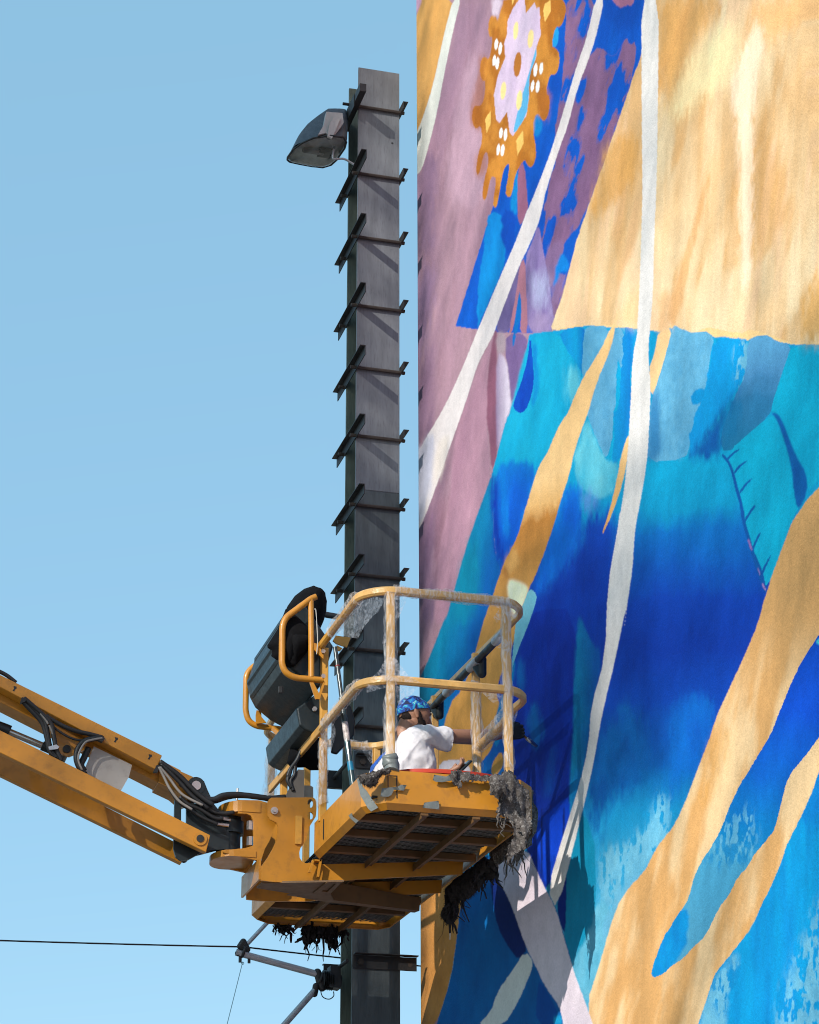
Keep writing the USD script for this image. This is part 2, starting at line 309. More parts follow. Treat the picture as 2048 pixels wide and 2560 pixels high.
# the blue figure: a field from cyan to navy and back, shade partly painted into the navy
top = '2 970,1082 1150,1055 1300,1035 1450,1005 1725,1022 5 0,200 170,210 350,222 470,205 490,180 560,195 620,245 760,238 830,280 970,292 1110,312 1180,280 1280,265 1370,320 1490,345 1900,350'
fld = 's ' + ' '.join(f'{x:.1f},{y:.1f}' for x, y in np.vstack([trace(top), V([2120, 2700], [1100, 2700], [1100, 2200], [1180, 1700]), trace('3 730,1340 690,1230 665,1000 650,500 730,190 785,0 2 790,1780 830,1680 900,1490')]))
pyw = PY+70*(gfbm(120, 80, 61)-.5)+28*(gfbm(16, 60, 62)-.5)
base = grad(pyw, [(800, (0, 150, 205)), (1150, (0, 160, 208)), (1270, (0, 150, 202)), (1330, (0, 110, 196)), (1420, (2, 84, 182)), (1500, (2, 62, 172)), (1620, (2, 54, 162)), (1760, (2, 66, 172)), (1900, (4, 92, 176)), (2050, (20, 142, 200)), (2300, (60, 160, 204)), (2600, (90, 172, 210))])
L('A 600,1385 1800,1385 1800,1500 600,1500', (228, 196, 140), 0, 0, 1, 0, 0)
fm = mask(fld, 0, 0, fine=.8, round_=0); lay(fm, base)
L('2 970,1082 1220,1055 1300,1230 1410,1440 1290,1780 3 1280,0 1200,130 1130,310 1000,420 760,420 700,330 735,190 785,0 2 800,1780', mix2(gfbm(26, 120, 63, .2), (0, 150, 200), (22, 172, 212)), 2, 2)
L('2 1290,1300 1400,1420 1400,1560 1320,1700 1290,1600', (100, 198, 220), 8, 0, .8)
L('2 975,1080 1040,1200 1060,1500 1020,1690 990,1700 1010,1500', (0, 118, 196), 4, 1, .8)
L('2 978,1080 1000,1300 1012,1500 965,1690 905,1762 850,1735 828,1680 900,1500 960,1280', mix2(gfbm(14, 60, 64), (4, 52, 170), (2, 84, 196)), .6)
L('2 1222,1050 1455,1005 1440,1150 1430,1450 1390,1350 1270,1180', grad(PX, [(1390, (0, 120, 196)), (1440, (0, 152, 212)), (1460, (0, 112, 192))]), .6, 1)
L('2 1450,1005 1672,1015 1590,1200 1480,1370 1412,1470 1430,1150', mix2(gfbm(10, 26, 65), (70, 146, 190), (98, 168, 206)), .6, 1, fine=1)
L('2 1725,1020 1700,1030 1650,1250 1550,1480 1460,1790 3 1450,0 1480,0 1560,250 1610,360 1655,330 1690,0 2 1700,1780 1725,1250 5 40,600 60,300 20,195', mix2(gfbm(10, 26, 66), (72, 146, 192), (104, 174, 212)), .6, 2, fine=1)
L('5 40,195 170,208 130,450 110,800 100,1090 40,1290 -30,1390 3 1680,330 1690,0 5 10,900 40,500', grad(PX, [(1530, (0, 146, 208)), (1575, (0, 118, 196)), (1590, (0, 150, 214))]), .6, 3, fine=1)
L('3 1440,60 1490,40 1560,290 1640,392 1725,408 1725,560 1640,700 1500,690 1400,620 1340,420', mix2(gfbm(20, 60, 67), (44, 168, 206), (110, 200, 220)), 3, 2)
L('3 1390,600 1560,680 1520,800 1430,840', (92, 142, 214), 9, 0, .8)
L('3 760,380 1050,400 990,640 930,860 870,1040 760,1240 690,1200 660,900 660,560', grad(PY+40*gfbm(20, 60, 68), [(1150, (0, 118, 200)), (1250, (0, 92, 204)), (1400, (0, 84, 200))]), 5)
L('3 700,440 780,420 790,800 800,1050 740,1000 720,700', (0, 124, 216), 6, 0, .8)
L('3 650,500 700,480 690,900 740,1150 750,1260 690,1220 660,1000', (2, 46, 160), 5, 0, .9)
L('3 1290,600 1400,560 1420,900 1390,1150 1250,1350 1100,1560 990,1500 1100,1150 1180,950', mix2(gfbm(20, 90, 69), (0, 84, 204), (0, 116, 216)), 8)
L('3 1500,820 1725,780 1725,1780 980,1780 1040,1540 1200,1380 1380,1160', mix2(gfbm(30, 60, 70), (2, 46, 158), (4, 64, 182)), 12, 0, .9)
L('C 480,100 515,40 690,38 675,500 660,830 640,1000 560,1250 530,1230 470,1050 430,980 400,500 420,330', mix2(gfbm(16, 80, 71), (0, 36, 142), (4, 52, 170)), 1)
L('C 440,230 470,300 450,420 420,330', (4, 104, 182), 5, 0, .8)
L('C 490,420 540,500 540,620 500,640 480,560', (6, 104, 176), 6, 2, .75)
L('C 570,640 600,600 590,800 555,860 545,780', (4, 74, 168), 6, 0, .7)
L('C 660,830 655,1000 600,1180 560,1230 545,1180 520,1060 500,960 545,930 600,880', (2, 66, 208), 1.5, 1)
for x in (538, 632): L(f'C {x-4},900 {x+5},880 {x+4},1180 {x-3},1190', (0, 30, 112), 1.2)
L('C 690,40 735,160 800,230 770,420 740,640 722,760 700,850 660,832 675,500', grad(PX+20*gfbm(14, 50, 72), [(1440, (0, 128, 176)), (1500, (0, 84, 166))]), 3)
L('C 690,700 735,760 700,870 660,880 662,800', (2, 120, 190), 4, 2, .8)
L('C 735,640 840,560 900,420 1020,600 960,800 800,860 780,1060 740,980 745,800', mix2(gfbm(30, 60, 73), (2, 76, 160), (6, 104, 182)), 12)
L('C 1090,440 1230,400 1290,480 1190,780 1140,720 1080,900 1080,700', mix2(gfbm(24, 90, 74), (2, 88, 190), (4, 110, 204)), 10, 0, .8)
L('C 660,880 760,960 775,1300 740,1480 690,1620 640,1600 630,1250 645,1090', mix2(gfbm(20, 70, 75), (0, 124, 168), (14, 142, 184)), 1)
L('4 1290,420 1285,900 1270,1030 1200,800 1235,620', (0, 38, 128), 1)

# spotted passages where blue breaks into pale steel
steel = mix2(gfbm(10, 20, 81), (84, 160, 200), (112, 184, 216)); spots = gfbm(8, 26, 82, .05, 4)
def spotted(pts, lo=.44, hi=.5, blur=7, a=1.0): lay(mask(pts, blur, 2)*sm(spots, lo, hi), steel, a)
spotted('C 775,1080 860,1060 1000,960 1080,960 1110,1000 985,1160 880,1280 840,1380 790,1300', .4, .46)
spotted('C 1000,940 1070,780 1090,980 1020,1060 960,1020', .46, .5)
L('C 780,1280 850,1330 820,1480 735,1730 700,1690 650,1570 740,1440', mix2(gfbm(12, 30, 83), (70, 156, 192), (104, 180, 212)), 3, 2)
L('C 985,1150 900,1270 840,1380 800,1480 800,1400 840,1290 920,1180', (96, 168, 206), 3, 0, .9)
# right of the vertical stripe: the folded sleeve
L('5 350,222 470,205 430,380 350,650 290,815 265,560 320,420', (232, 194, 144))
L('5 470,205 490,180 560,195 620,245 760,238 830,282 790,450 770,680 640,1050 620,1200 580,1330 240,1355 275,1100 288,815 350,650 430,380', mix2(gfbm(9, 18, 84), (78, 152, 196), (104, 174, 212)), .5, .6)
L('5 240,1350 280,800 330,720 370,950 380,1340', (40, 118, 176), 6, 0, .85)
L('5 640,1050 600,1300 480,1340 560,1150', (70, 150, 196), 5, 0, .7)
L('5 822,275 970,292 1120,312 1110,560 960,850 780,1080 640,1320 600,1260 680,900 780,620', mix2(gfbm(16, 50, 85), (0, 136, 206), (4, 152, 218)), 1, 3, fine=1.5)
L('5 620,760 740,700 740,800 640,880', (0, 138, 204), 1, 3)
lay(mask('5 1000,330 1140,330 1150,620 1000,760', 4, 2)*sm(spots, .5, .55), steel)
L('5 1112,312 1180,280 1280,265 1370,320 1495,345 1440,500 1385,680 1335,880 1300,950 1100,1150 920,1290 870,1150 1000,800 1100,600', grad(pyw, [(850, (86, 156, 204)), (930, (76, 142, 194)), (990, (44, 118, 168)), (1120, (24, 116, 164))]), .6, 1)
L('5 1100,640 1010,780 880,1130 915,1300 640,1335 600,1290 760,1120 950,830', mix2(gfbm(14, 60, 86), (0, 78, 160), (8, 100, 172)), 7)  # soft dark diagonal, shade painted into the sleeve blue
L('5 920,860 1060,780 1050,1050 960,1200 880,1150', (10, 112, 166), 7, 0, .7)
L('5 1495,345 1900,348 1900,1300 1725,1500 1630,1600 1620,1450 1540,1300 1450,1100 1390,940 1310,935 1340,800 1440,500', mix2(gfbm(40, 70, 87), (0, 160, 202), (0, 172, 214)), .6)
L('5 905,1300 1300,955 1360,960 1450,1150 1490,1350 1500,1600 1550,1750 6 1530,-10 1400,330 1285,660 1230,540 1150,340 1090,100 1055,0 5 1040,1650 1000,1480', mix2(gfbm(40, 70, 88), (0, 158, 200), (0, 174, 214)), .6)
L('5 1310,935 1370,930 1425,1030 1520,1290 1620,1450 1625,1610 1560,1760 1520,1700 1490,1380 1400,1080 1350,965', mix2(gfbm(14, 40, 89), (2, 82, 160), (6, 100, 176)), 1.5)
def stroke(pts, w, c, blur=.8, a=1.0):
    p = trace(pts); w = np.broadcast_to(w, len(p)); t = np.gradient(p, axis=0); n = np.c_[-t[:, 1], t[:, 0]]/np.linalg.norm(t, axis=1, keepdims=True)
    lay(mask(np.vstack([p+n*w[:, None]/2, (p-n*w[:, None]/2)[::-1]]), blur, 0, .5, 1), c, a)
seam = (6, 84, 164)
stroke('5 895,1285 950,1350 990,1450 1025,1600 1055,1700 1070,1780 6 1075,60 1110,180 1150,330 1190,430 1225,530 1270,690', [6, 7, 7, 8, 8, 9, 8, 8, 8, 12, 14, 6], seam)
for q in ('5 940,1330 985,1280 1045,1240', '5 1000,1450 1040,1390 1110,1340', '5 1045,1620 1090,1550 1150,1495', '6 1085,90 1110,40 1145,-10', '6 1150,345 1180,260 1225,172', '6 1228,560 1260,470 1312,372', '5 1130,1790 1160,1745 1178,1725'): stroke(q, [5, 6, 3], seam)
stroke('6 1118,235 1135,280 1150,330', 5, (140, 110, 180)); stroke('6 1200,480 1215,520 1222,545', 2, (150, 120, 190)); stroke('6 1240,610 1255,650 1268,668', 4, (150, 120, 190))
# orange ribbon through the blue
L('2 1670,1012 1590,1200 1480,1370 1400,1510 1290,1780 3 1280,0 1190,150 1130,310 1060,410 1000,580 930,820 870,1030 830,1110 760,1240 720,1350 640,1590 570,1780 C 240,280 200,380 140,450 95,650 60,800 120,800 300,700 380,480 350,430 345,370 410,210 C 430,130 3 910,1640 970,1465 1000,1420 1110,1140 1180,940 1250,680 1310,520 1360,280 1460,0 2 1465,1780 1550,1480 1660,1230 1712,1012', grad(PY+36*(gfbm(9, 40, 91)-.5)+.35*(PX-1350), [(1000, (228, 188, 132)), (1200, (230, 192, 138)), (1262, (224, 178, 116)), (1300, (186, 126, 58)), (1380, (196, 136, 66)), (1450, (206, 150, 80)), (1700, (202, 146, 74))]), fine=.3)
L('3 830,1100 900,1200 850,1330 780,1380 760,1250', (206, 158, 92), 4, 0, .8)
L('3 735,1310 780,1290 790,1380 850,1405 760,1390', (150, 96, 44), 4, 0, .7)
L('3 775,1398 870,1408 970,1462 930,1580 900,1680 850,1720 800,1640', (255, 242, 208), 2.5)
L('3 970,1465 1040,1530 1020,1620 960,1790 C 480,110 430,230 405,320 425,120 430,60 3 905,1650', mix2(gfbm(12, 30, 92), (96, 172, 198), (128, 192, 210)), .6)
L('C 400,330 430,240 410,380 380,500 350,640 330,600 345,470', (10, 120, 180), 1)
L('C 365,640 330,690 320,740 340,760 380,700', (204, 148, 74)); L('C 90,690 210,680 240,740 240,800 90,800', (216, 206, 216))
L('B 912,545 912,620 890,750 840,900 788,1008 830,880 860,750 880,640', grad(PY, [(1080, (234, 196, 142)), (1350, (206, 150, 76))]))
# yellow upper right
yb = gfbm(110, 420, 101, .1); ys = gfbm(14, 220, 102, .03)
yel = mix2(.25+.75*sm(yb+.3*(ys-.5), .2, .75)*sm(PX+.55*PY, 1450, 1900), (206, 160, 104), (230, 210, 174))
yel += (lin((226, 190, 154))-yel)*(sm(gfbm(40, 500, 103, .12), .5, .62)*.7)[..., None]; yel += (lin((198, 146, 80))-yel)*(sm(gfbm(60, 300, 106, .2), .55, .7)*.5)[..., None]
ym = mask('A 965,235 990,-40 1800,-40 1800,1475 1610,1468 1540,1440 1430,1408 1395,1425 1320,1415 1250,1400 1180,1425 1120,1400 1100,1388 1050,1420 1000,1412 860,1392 700,1390 585,1412 580,1395 625,1270 690,1020 745,860 810,680 865,520 930,330', 0, 0, fine=.9, round_=0); lay(ym, yel)
L('A 1035,-30 1360,-30 1180,220 1110,400 1050,480 1035,300', mix2(gfbm(18, 120, 104, .2), (206, 150, 84), (218, 168, 100)), 14, 2, .9)  # darker ochre corner, shade painted into the yellow
L('A 820,600 960,560 960,760 800,900 730,980 780,780', (210, 156, 84), 10, 2, .8)
L('A 1180,230 1330,70 1390,200 1350,330 1180,470 1060,530 1100,420', (240, 222, 174), 12, 3, .8)  # soft patch of light painted into the yellow
L('A 1440,-20 1725,-20 1700,60 1500,200 1420,330 1390,200', (224, 174, 116), 12, 0, .8)
L('A 1470,60 1500,180 1440,400 1440,900 1430,1250 1390,1230 1385,600 1345,380 1390,230', (248, 222, 196), 8, 0, .9)  # pinkish streak of reflected light painted into the yellow
L('A 1255,710 1260,780 1190,1040 1120,1390 1060,1370 1180,1000', (212, 162, 108), 4, 0, .8)
L('A 1800,1090 1690,1200 1610,1440 1800,1475', (208, 156, 80), 12, 3, .8)
L('A 930,1250 1010,1180 990,1400 860,1392 880,1320', (232, 194, 146), 7, 0, .7)
L('2 1670,1020 1690,960 1725,880 1725,700 1740,900 1715,1020', (232, 194, 140), 4, 0, .7)
L('A 1070,1400 1100,1250 1040,1250 1030,1410 5 350,224 460,215 490,182', (228, 182, 134), 5, 0, .8)
# the tall white stripe
L('A 965,-40 966,500 970,800 965,1000 955,1280 945,1430 5 180,200 130,450 115,800 100,1100 75,1450 30,1780 6 20,0 0,160 C 820,-60 810,250 750,450 740,620 698,800 632,1000 562,1240 C 605,1330 688,1000 726,850 760,700 800,470 850,270 905,0 6 50,1050 90,750 130,480 145,200 175,0 5 180,1780 250,1380 270,1100 285,700 265,480 270,260 A 1000,1430 1015,1250 1020,1000 1030,800 1035,500 1040,-40', mix2(gfbm(40, 200, 105), (212, 211, 213), (224, 222, 222)))
# sweeping orange bands and the blue finger between them
org = mix2(sm(gfbm(40, 200, 111, .2), .35, .65)*sm(PY, 1500, 1800)*.75+.1, (206, 156, 96), (228, 200, 158))
om = mask('6 1535,-10 1400,330 1280,670 1200,960 1100,1200 1000,1420 860,1720 7 840,0 780,180 660,490 600,650 500,880 420,990 340,1080 240,1290 100,1430 0,1590 C 870,1290 830,1400 790,1550 725,1740 780,1900 1180,1900 1280,1600 1420,1435 7 1310,1430 1400,1230 1450,1070 1550,870 1660,640 1725,440 1900,-100 6 1900,800 1900,-400', 0, 0, fine=.5); lay(om, org)
L('7 820,200 980,0 900,400 740,760 640,800 760,500', (210, 158, 88), 10, 0, .6)
fing = '6 1790,950 1690,1105 1580,1270 1480,1480 1400,1680 7 1360,0 1300,150 1180,340 1040,570 950,760 910,880 840,1030 740,1180 660,1320 610,1530 560,1610 490,1700 450,1780 C 1060,1440 1005,1590 1015,1618 1060,1600 1090,1570 1150,1530 1180,1490 1240,1440 7 860,1620 960,1490 1030,1340 1110,1270 1170,1150 1300,1000 1350,930 1390,760 1430,600 1470,470 1600,320 1725,150 1850,-50'
fg = mask(fing, .4, 0, fine=.5); lay(fg, grad(pyw-.25*(PX-1850), [(1750, (2, 74, 196)), (1880, (0, 92, 198)), (2010, (0, 112, 192)), (2090, (10, 128, 194)), (2150, (64, 152, 196)), (2350, (78, 158, 198))]))
lay(fg*mask('7 880,950 1080,700 1180,900 1180,1200 760,1150', 9, 3)*sm(spots, .5, .56), steel, .8)
lay(fg*mask('7 820,1050 1180,1050 1160,1260 700,1250', 8, 2)*sm(1-spots, .52, .56), lin((8, 128, 194))*np.ones_like(COL), .8)
lay(fg*mask('C 1150,1280 1180,1420 1090,1600 980,1640 1000,1480', 2, 4, fine=1), mix2(gfbm(8, 30, 112), (0, 122, 198), (10, 146, 212)))
L('6 1690,1110 1740,1070 1740,1150', (60, 176, 206), 1)
rf = mask('7 1900,-60 1725,440 1660,640 1550,870 1450,1070 1400,1230 1310,1430 1240,1570 1150,1780 C 1280,1600 1180,1900 1900,1900', .4, 0, fine=.6, round_=0)
lay(rf, mix2(gfbm(26, 240, 113), (0, 126, 200), (0, 156, 216)))
lay(rf*mask('7 1600,300 1900,300 1900,800 1560,1000', 14), (0, 108, 196), .7)
lay(rf*mask('C 1190,1900 1250,1660 1390,1480 1370,1600 1330,1720 1320,1900', 4, 2), steel); lay(rf*mask('C 1240,1650 1400,1500 1380,1700 1300,1800', 8, 2)*sm(spots, .46, .52), lin((4, 134, 200))*np.ones_like(COL))
lay(rf*mask('C 1560,1700 1640,1500 1725,1280 1900,1200 1900,1900 1540,1900', 10, 3)*sm(spots, .42, .5), steel)
# lower left: behind and below the basket
L('C -20,1130 230,1150 190,1320 175,1450 150,1620 85,1830 -20,1900', mix2(gfbm(40, 60, 121), (178, 120, 58), (202, 146, 80)))  # orange strip toned down, some of the basket shade kept in its colour
L('C 190,1310 230,1140 330,1080 480,1090 640,1400 720,1900 60,1900 120,1720 155,1600 175,1450', mix2(gfbm(24, 140, 122), (0, 82, 152), (4, 108, 182)), .6)
L('4 1040,1480 1060,1400 1180,1600 1260,1790 1020,1790', (2, 74, 158), 1); L('4 1150,1760 1240,1690 1260,1790', (20, 150, 204), 3)
L('4 630,430 650,700 700,960 790,1120 880,1240 960,1130 870,880 790,660 700,500', (2, 34, 104), 1)
lav = mix2(gfbm(40, 80, 123), (204, 194, 212), (216, 207, 220))
L('4 940,1150 1010,1250 960,1400 870,1600 750,1800 520,1800 640,1680 700,1500 820,1330', mix2(gfbm(30, 80, 124), (202, 210, 212), (214, 220, 220)), fine=.3)
L('4 600,330 690,520 790,700 860,880 940,1120 1010,1250 1110,1470 1200,1580 1250,1700 1265,1850 1540,1850 1450,1600 1350,1330 1270,1050 1200,800 1060,530 940,250', lav, fine=.3)
# the flower
pet = mix2(sm(gfbm(30, 60, 131), .35, .65), (172, 106, 32), (200, 134, 52))
L('1 760,-30 720,100 700,180 680,130 650,128 625,170 616,280 640,322 655,310 650,380 630,510 590,485 560,500 545,590 555,660 575,697 597,690 585,850 545,912 520,895 490,920 478,1000 490,1070 515,1107 555,1070 570,1200 535,1310 513,1440 525,1502 545,1480 575,1340 605,1285 625,1390 580,1550 566,1680 585,1718 605,1690 630,1560 655,1500 690,1530 655,1750 680,1784 700,1740 740,1500 760,1430 800,1390 795,1480 763,1650 790,1693 820,1670 850,1500 890,1420 930,1365 960,1420 990,1434 1022,1380 1032,1280 1000,1110 1010,1010 1045,960 1080,1032 1112,1030 1142,950 1147,830 1110,790 1150,630 1192,645 1222,580 1232,470 1200,408 1160,402 1190,230 1240,232 1282,130 1286,40 1240,-30', pet, wob=.4)
L('1 540,480 600,480 590,900 560,1100 470,1110 470,880 545,600', (150, 84, 30), 5, 0, .6); L('1 520,1300 620,1290 600,1500 500,1510', (164, 96, 34), 5, 0, .5); L('1 1040,780 1160,760 1140,1040 1060,1040', (164, 96, 34), 5, 0, .5)
L('1 900,-30 830,70 785,180 778,300 755,370 765,490 720,600 698,660 668,810 685,1020 715,1052 780,958 802,1130 830,1165 880,1080 945,990 968,830 970,640 1030,490 1030,400 1068,300 1060,60 1030,70 1015,20 940,112 930,-30', mix2(gfbm(20, 60, 132), (200, 178, 212), (214, 198, 222)), wob=.3, round_=0)
L('1 1068,300 1030,400 1030,490 970,640 968,830 945,990 830,1165 850,1040 890,880 960,650 1030,400', (92, 174, 222), wob=.3)
for cx, cy, rx, ry, c in [(855, 260, 22, 78, 1), (982, 330, 25, 80, 1), (748, 775, 24, 78, 1), (885, 855, 25, 86, 1), (870, 550, 31, 108, 2), (688, 378, 15, 48, 0), (722, 415, 15, 52, 0), (670, 518, 15, 46, 0), (697, 540, 15, 52, 0), (1023, 597, 16, 58, 0), (1073, 585, 16, 52, 0), (998, 735, 14, 48, 0), (1042, 740, 16, 54, 0), (728, 1138, 16, 46, 0), (767, 1152, 16, 54, 0), (704, 1278, 14, 50, 0), (742, 1284, 16, 50, 0)]:
    p = ell(cx, cy, rx, ry, .1); lay(mask(np.array([CR['1'](*q) for q in p]), 0, 0, .2, 0), [(236, 238, 240), (240, 214, 150), (178, 112, 44)][c])
for q in ('1 1105,30 1150,0 1155,90 1105,190 1088,90', '1 640,945 642,1050 605,1140 592,1020', '1 915,1115 920,1230 870,1330 858,1200', '1 820,-10 845,-10 825,42'): L(q, (232, 190, 104), wob=.2, round_=0)
L('1 650,-20 750,-20 700,170 680,130 650,120', (206, 190, 210), 3)
# roller stipple and brush grain in the paint itself
PAINT_GAIN = V(1.06, 1.01, .95)
grain = 1+.10*(gfbm(5, 9, 141, 0, 2)-.5)+.16*(gfbm(9, 70, 142, .05, 3)-.5)
ALB = np.clip(COL*grain[..., None]*PAINT_GAIN, .002, .86)

# the wall beyond the frame goes on with the colours of its border
ys_ = np.r_[Yg, [6.5, 4, 0, -6]]; zt = np.array([-.0, 1.0, 2.0]); Zrow = GZ
vy = np.broadcast_to(ys_, (NR, len(ys_))).copy(); vz = np.concatenate([GZ, np.repeat(GZ[:, -1:], 4, 1)], 1); vc = np.concatenate([ALB, np.repeat(ALB[:, -1:], 4, 1)], 1)
vz[:, -4:] = 1.6+np.hypot(XW, np.array([6.5, 5.5, 5, 5]))*np.tan(el)[:, None]
vy = np.vstack([vy[:1], vy[:1], vy, vy[:1]]); vz = np.vstack([np.zeros((1, vz.shape[1])), vz[:1]*.6, vz, np.full((1, vz.shape[1]), 17.5)]); vc = np.concatenate([vc[:1]*.9, vc[:1], vc, vc[-1:]])
h_, w_ = vy.shape; idx = np.arange(h_*w_).reshape(h_, w_)
quads = np.stack([idx[:-1, :-1], idx[1:, :-1], idx[1:, 1:], idx[:-1, 1:]], -1).reshape(-1, 4)
mural_mat = usdkit.material(stage, '/World/Looks/mural_paint', {
    'a': ('attribute', {'attribute': 'paint'}), 'g': ('geometry', {}),
    'n1': ('noise_texture', {'scale': 105.0, 'detail': 4.0, 'roughness': .65}), 'n2': ('noise_texture', {'scale': 9.0, 'detail': 5.0}),
    'rm': ('map_range', {'from_min': .3, 'from_max': .7, 'to_min': .87, 'to_max': 1.08}), 'rm2': ('map_range', {'from_min': .3, 'from_max': .7, 'to_min': .975, 'to_max': 1.025}), 'mm': ('math', {'math_type': 'multiply'}),
    'cc': ('combine_color', {}), 'mx': ('mix', {'mix_type': 'multiply', 'fac': 1.0}),
    'b': ('bump', {'strength': .55, 'distance': .006}), 'p': ('principled_bsdf', {'roughness': .8, 'specular_ior_level': .12})},
    [('g.position', 'n1.vector'), ('g.position', 'n2.vector'), ('n1.fac', 'rm.value'), ('n2.fac', 'rm2.value'), ('rm.result', 'mm.value1'), ('rm2.result', 'mm.value2'), ('mm.value', 'cc.r'), ('mm.value', 'cc.g'), ('mm.value', 'cc.b'),
     ('a.color', 'mx.color1'), ('cc.color', 'mx.color2'), ('mx.color', 'p.base_color'), ('n1.fac', 'b.height'), ('b.normal', 'p.normal')], surface='p.BSDF')
bld = thing('painted_building', 'tall building whose side wall carries a blue, orange and mauve mural', 'building', (XW, YC, 0))
mw = UsdGeom.Mesh.Define(stage, path_for('mural_wall', bld))
pts = np.stack([np.full(h_*w_, XW), vy.ravel(), vz.ravel()], 1)-V(XW, YC, 0)
mw.CreatePointsAttr(pts.astype(np.float32)); mw.CreateFaceVertexCountsAttr(np.full(len(quads), 4, np.int32)); mw.CreateFaceVertexIndicesAttr(quads.astype(np.int32).ravel()); mw.CreateSubdivisionSchemeAttr('none')
UsdGeom.PrimvarsAPI(mw).CreatePrimvar('paint', Sdf.ValueTypeNames.Color3fArray, 'vertex').Set(vc.reshape(-1, 3).astype(np.float32))
UsdShade.MaterialBindingAPI.Apply(mw.GetPrim()).Bind(mural_mat)
obj('wall_body', box(XW+.003, XW+14, -6, YC-.002, 0, 17.5, .01), render_white, bld)
obj('roof_edge', box(XW-.05, XW+14.05, -6.05, YC+.05, 17.5, 17.75, .02), concrete, bld)

# ------------------------------------------------------------------ an added tree behind the camera, its crown shaped to shade the wall
leaf_mat = usdkit.material(stage, '/World/Looks/leaf', {'o': ('geometry', {}), 'n': ('noise_texture', {'scale': .8}), 'r': ('rgb_ramp', {'ramp': [(.3, (.035, .07, .02)), (.7, (.07, .12, .03))]}),
    'd': ('diffuse_bsdf', {}), 't': ('translucent_bsdf', {'color': (.08, .14, .03)}), 'm': ('mix_closure', {'fac': .3})}, [('o.position', 'n.vector'), ('n.fac', 'r.fac'), ('r.color', 'd.color'), ('d.BSDF', 'm.closure1'), ('t.BSDF', 'm.closure2')], surface='m.closure')
bark = mat('bark', (.09, .075, .06), .9, bump=.5, bump_scale=20)
LIT = [([(1600, 640), (1690, 380), (1800, 130), (1900, -150), (2500, -150), (2500, 800), (1990, 800), (1935, 920), (1860, 985), (1735, 1150), (1560, 1190), (1545, 1000), (1480, 740), (1395, 860), (1380, 740), (1520, 640)], 1),
       ([(2150, 1640), (1990, 1700), (1950, 1580), (1880, 1600), (1807, 1650), (1734, 1750), (1661, 1902), (1573, 2005), (1500, 2050), (1430, 2075), (1250, 2060), (1180, 2200), (1290, 2750), (2500, 2750), (2500, 1600)], 1)]
litp = [shapely.buffer(Polygon(p), 0) for p, _ in LIT]
tr = np.random.default_rng(5); P_, Z_ = [], []
GAPS = [(1660, 1950, 2700, 15), (1985, 2080, 2600, 22), (1572, 2200, 2700, 14), (1855, 150, 860, 20), (1668, 850, 1180, 20), (1575, 520, 1000, 22), (1915, 1590, 1800, 14), (1500, 560, 900, 20), (1780, 150, 520, 26)]  # openings left in the added crown to throw vertical light streaks
def onX_many(q): d = (RT[None]*(q[:, :1]-1024)-UP[None]*(q[:, 1:]-1280))/FPX+_f; return CAM+d*(XW/d[:, :1])
for k_ in range(16):
    n_ = 18000; q = np.c_[tr.uniform(600, 2500, n_), tr.uniform(-500, 3000, n_)] if k_ < 9 else np.c_[tr.uniform(500, 1570, n_), tr.uniform(-500, 4700, n_)]
    if k_ >= 9: q = q[(q[:, 0] < 1070) | ((q[:, 1] > 2640) & (q[:, 0] < 1110)) | ((q[:, 1] > 1560) & (q[:, 1] < 2075) & (q[:, 0] > 1180) & (q[:, 0] < 1500))]; n_ = len(q)
    j = q+tr.normal(size=q.shape)*[24, 20]
    lit_ = shapely.contains_xy(litp[0], j[:, 0], j[:, 1]) | shapely.contains_xy(litp[1], j[:, 0], j[:, 1])
    gap = np.zeros(n_, bool); rim_d = np.zeros(n_, bool)
    for gx_, g0_, g1_, gw in GAPS:
        inn = (q[:, 1] > g0_) & (q[:, 1] < g1_); gap |= inn & (abs(q[:, 0]-gx_) < gw); rim_d |= inn & (abs(q[:, 0]-gx_-gw-14) < 11)
    keep = np.where(lit_, tr.random(n_) < np.where(gap, 0, np.where(rim_d, .25, .07)), tr.random(n_) < np.where(q[:, 0] < 1020, 1.0, np.where((q[:, 1] > 1330) & (q[:, 1] < 1960) & (q[:, 0] < 1640), .58, .25)))  # leaf density set per wall area to shape the shade
    Z_.append(np.where((q[keep][:, 0] < 1080) & (k_ >= 9), 1.75, 1.0))
    P_.append(onX_many(q[keep])+TO_SUN[None]*tr.uniform(24, 32, (keep.sum(), 1)))
clump = np.vstack(P_); nl = len(clump)
a_ = tr.normal(size=(nl, 3)); a_ /= np.linalg.norm(a_, axis=1, keepdims=True); b_ = np.cross(a_, tr.normal(size=(nl, 3))); b_ /= np.linalg.norm(b_, axis=1, keepdims=True); s_ = (tr.uniform(.027, .045, nl)*np.concatenate(Z_))[:, None]
lv = np.stack([clump-a_*s_, clump+b_*s_*.6, clump+a_*s_, clump-b_*s_*.6], 1).reshape(-1, 3); i_ = np.arange(nl)[:, None]*4; lf = np.concatenate([i_+[0, 1, 2], i_+[0, 2, 3]])
ctr = clump.mean(0); base = V(ctr[0]-1.0, ctr[1]-.5, 0)
tree = thing('added_shade_tree', 'added leafy tree out of view, its crown shaped to shade the mural', 'tree', base)
tk = [tube(smoothline([base, base+V(.1, .1, 4), base+V(.3, .2, 8), V(ctr[0], ctr[1], ctr[2]-2), ctr+V(0, 0, 3)]), .3, 12, scale=np.linspace(1, .25, 33))]
for k in range(26):
    q = clump[tr.integers(len(clump))]; s = base+(V(ctr[0], ctr[1], ctr[2])-base)*tr.uniform(.45, .95); tk.append(tube(smoothline([s, (s+q)/2+V(0, 0, .5), q], 5), .07, 6, scale=np.linspace(1, .2, 11)))
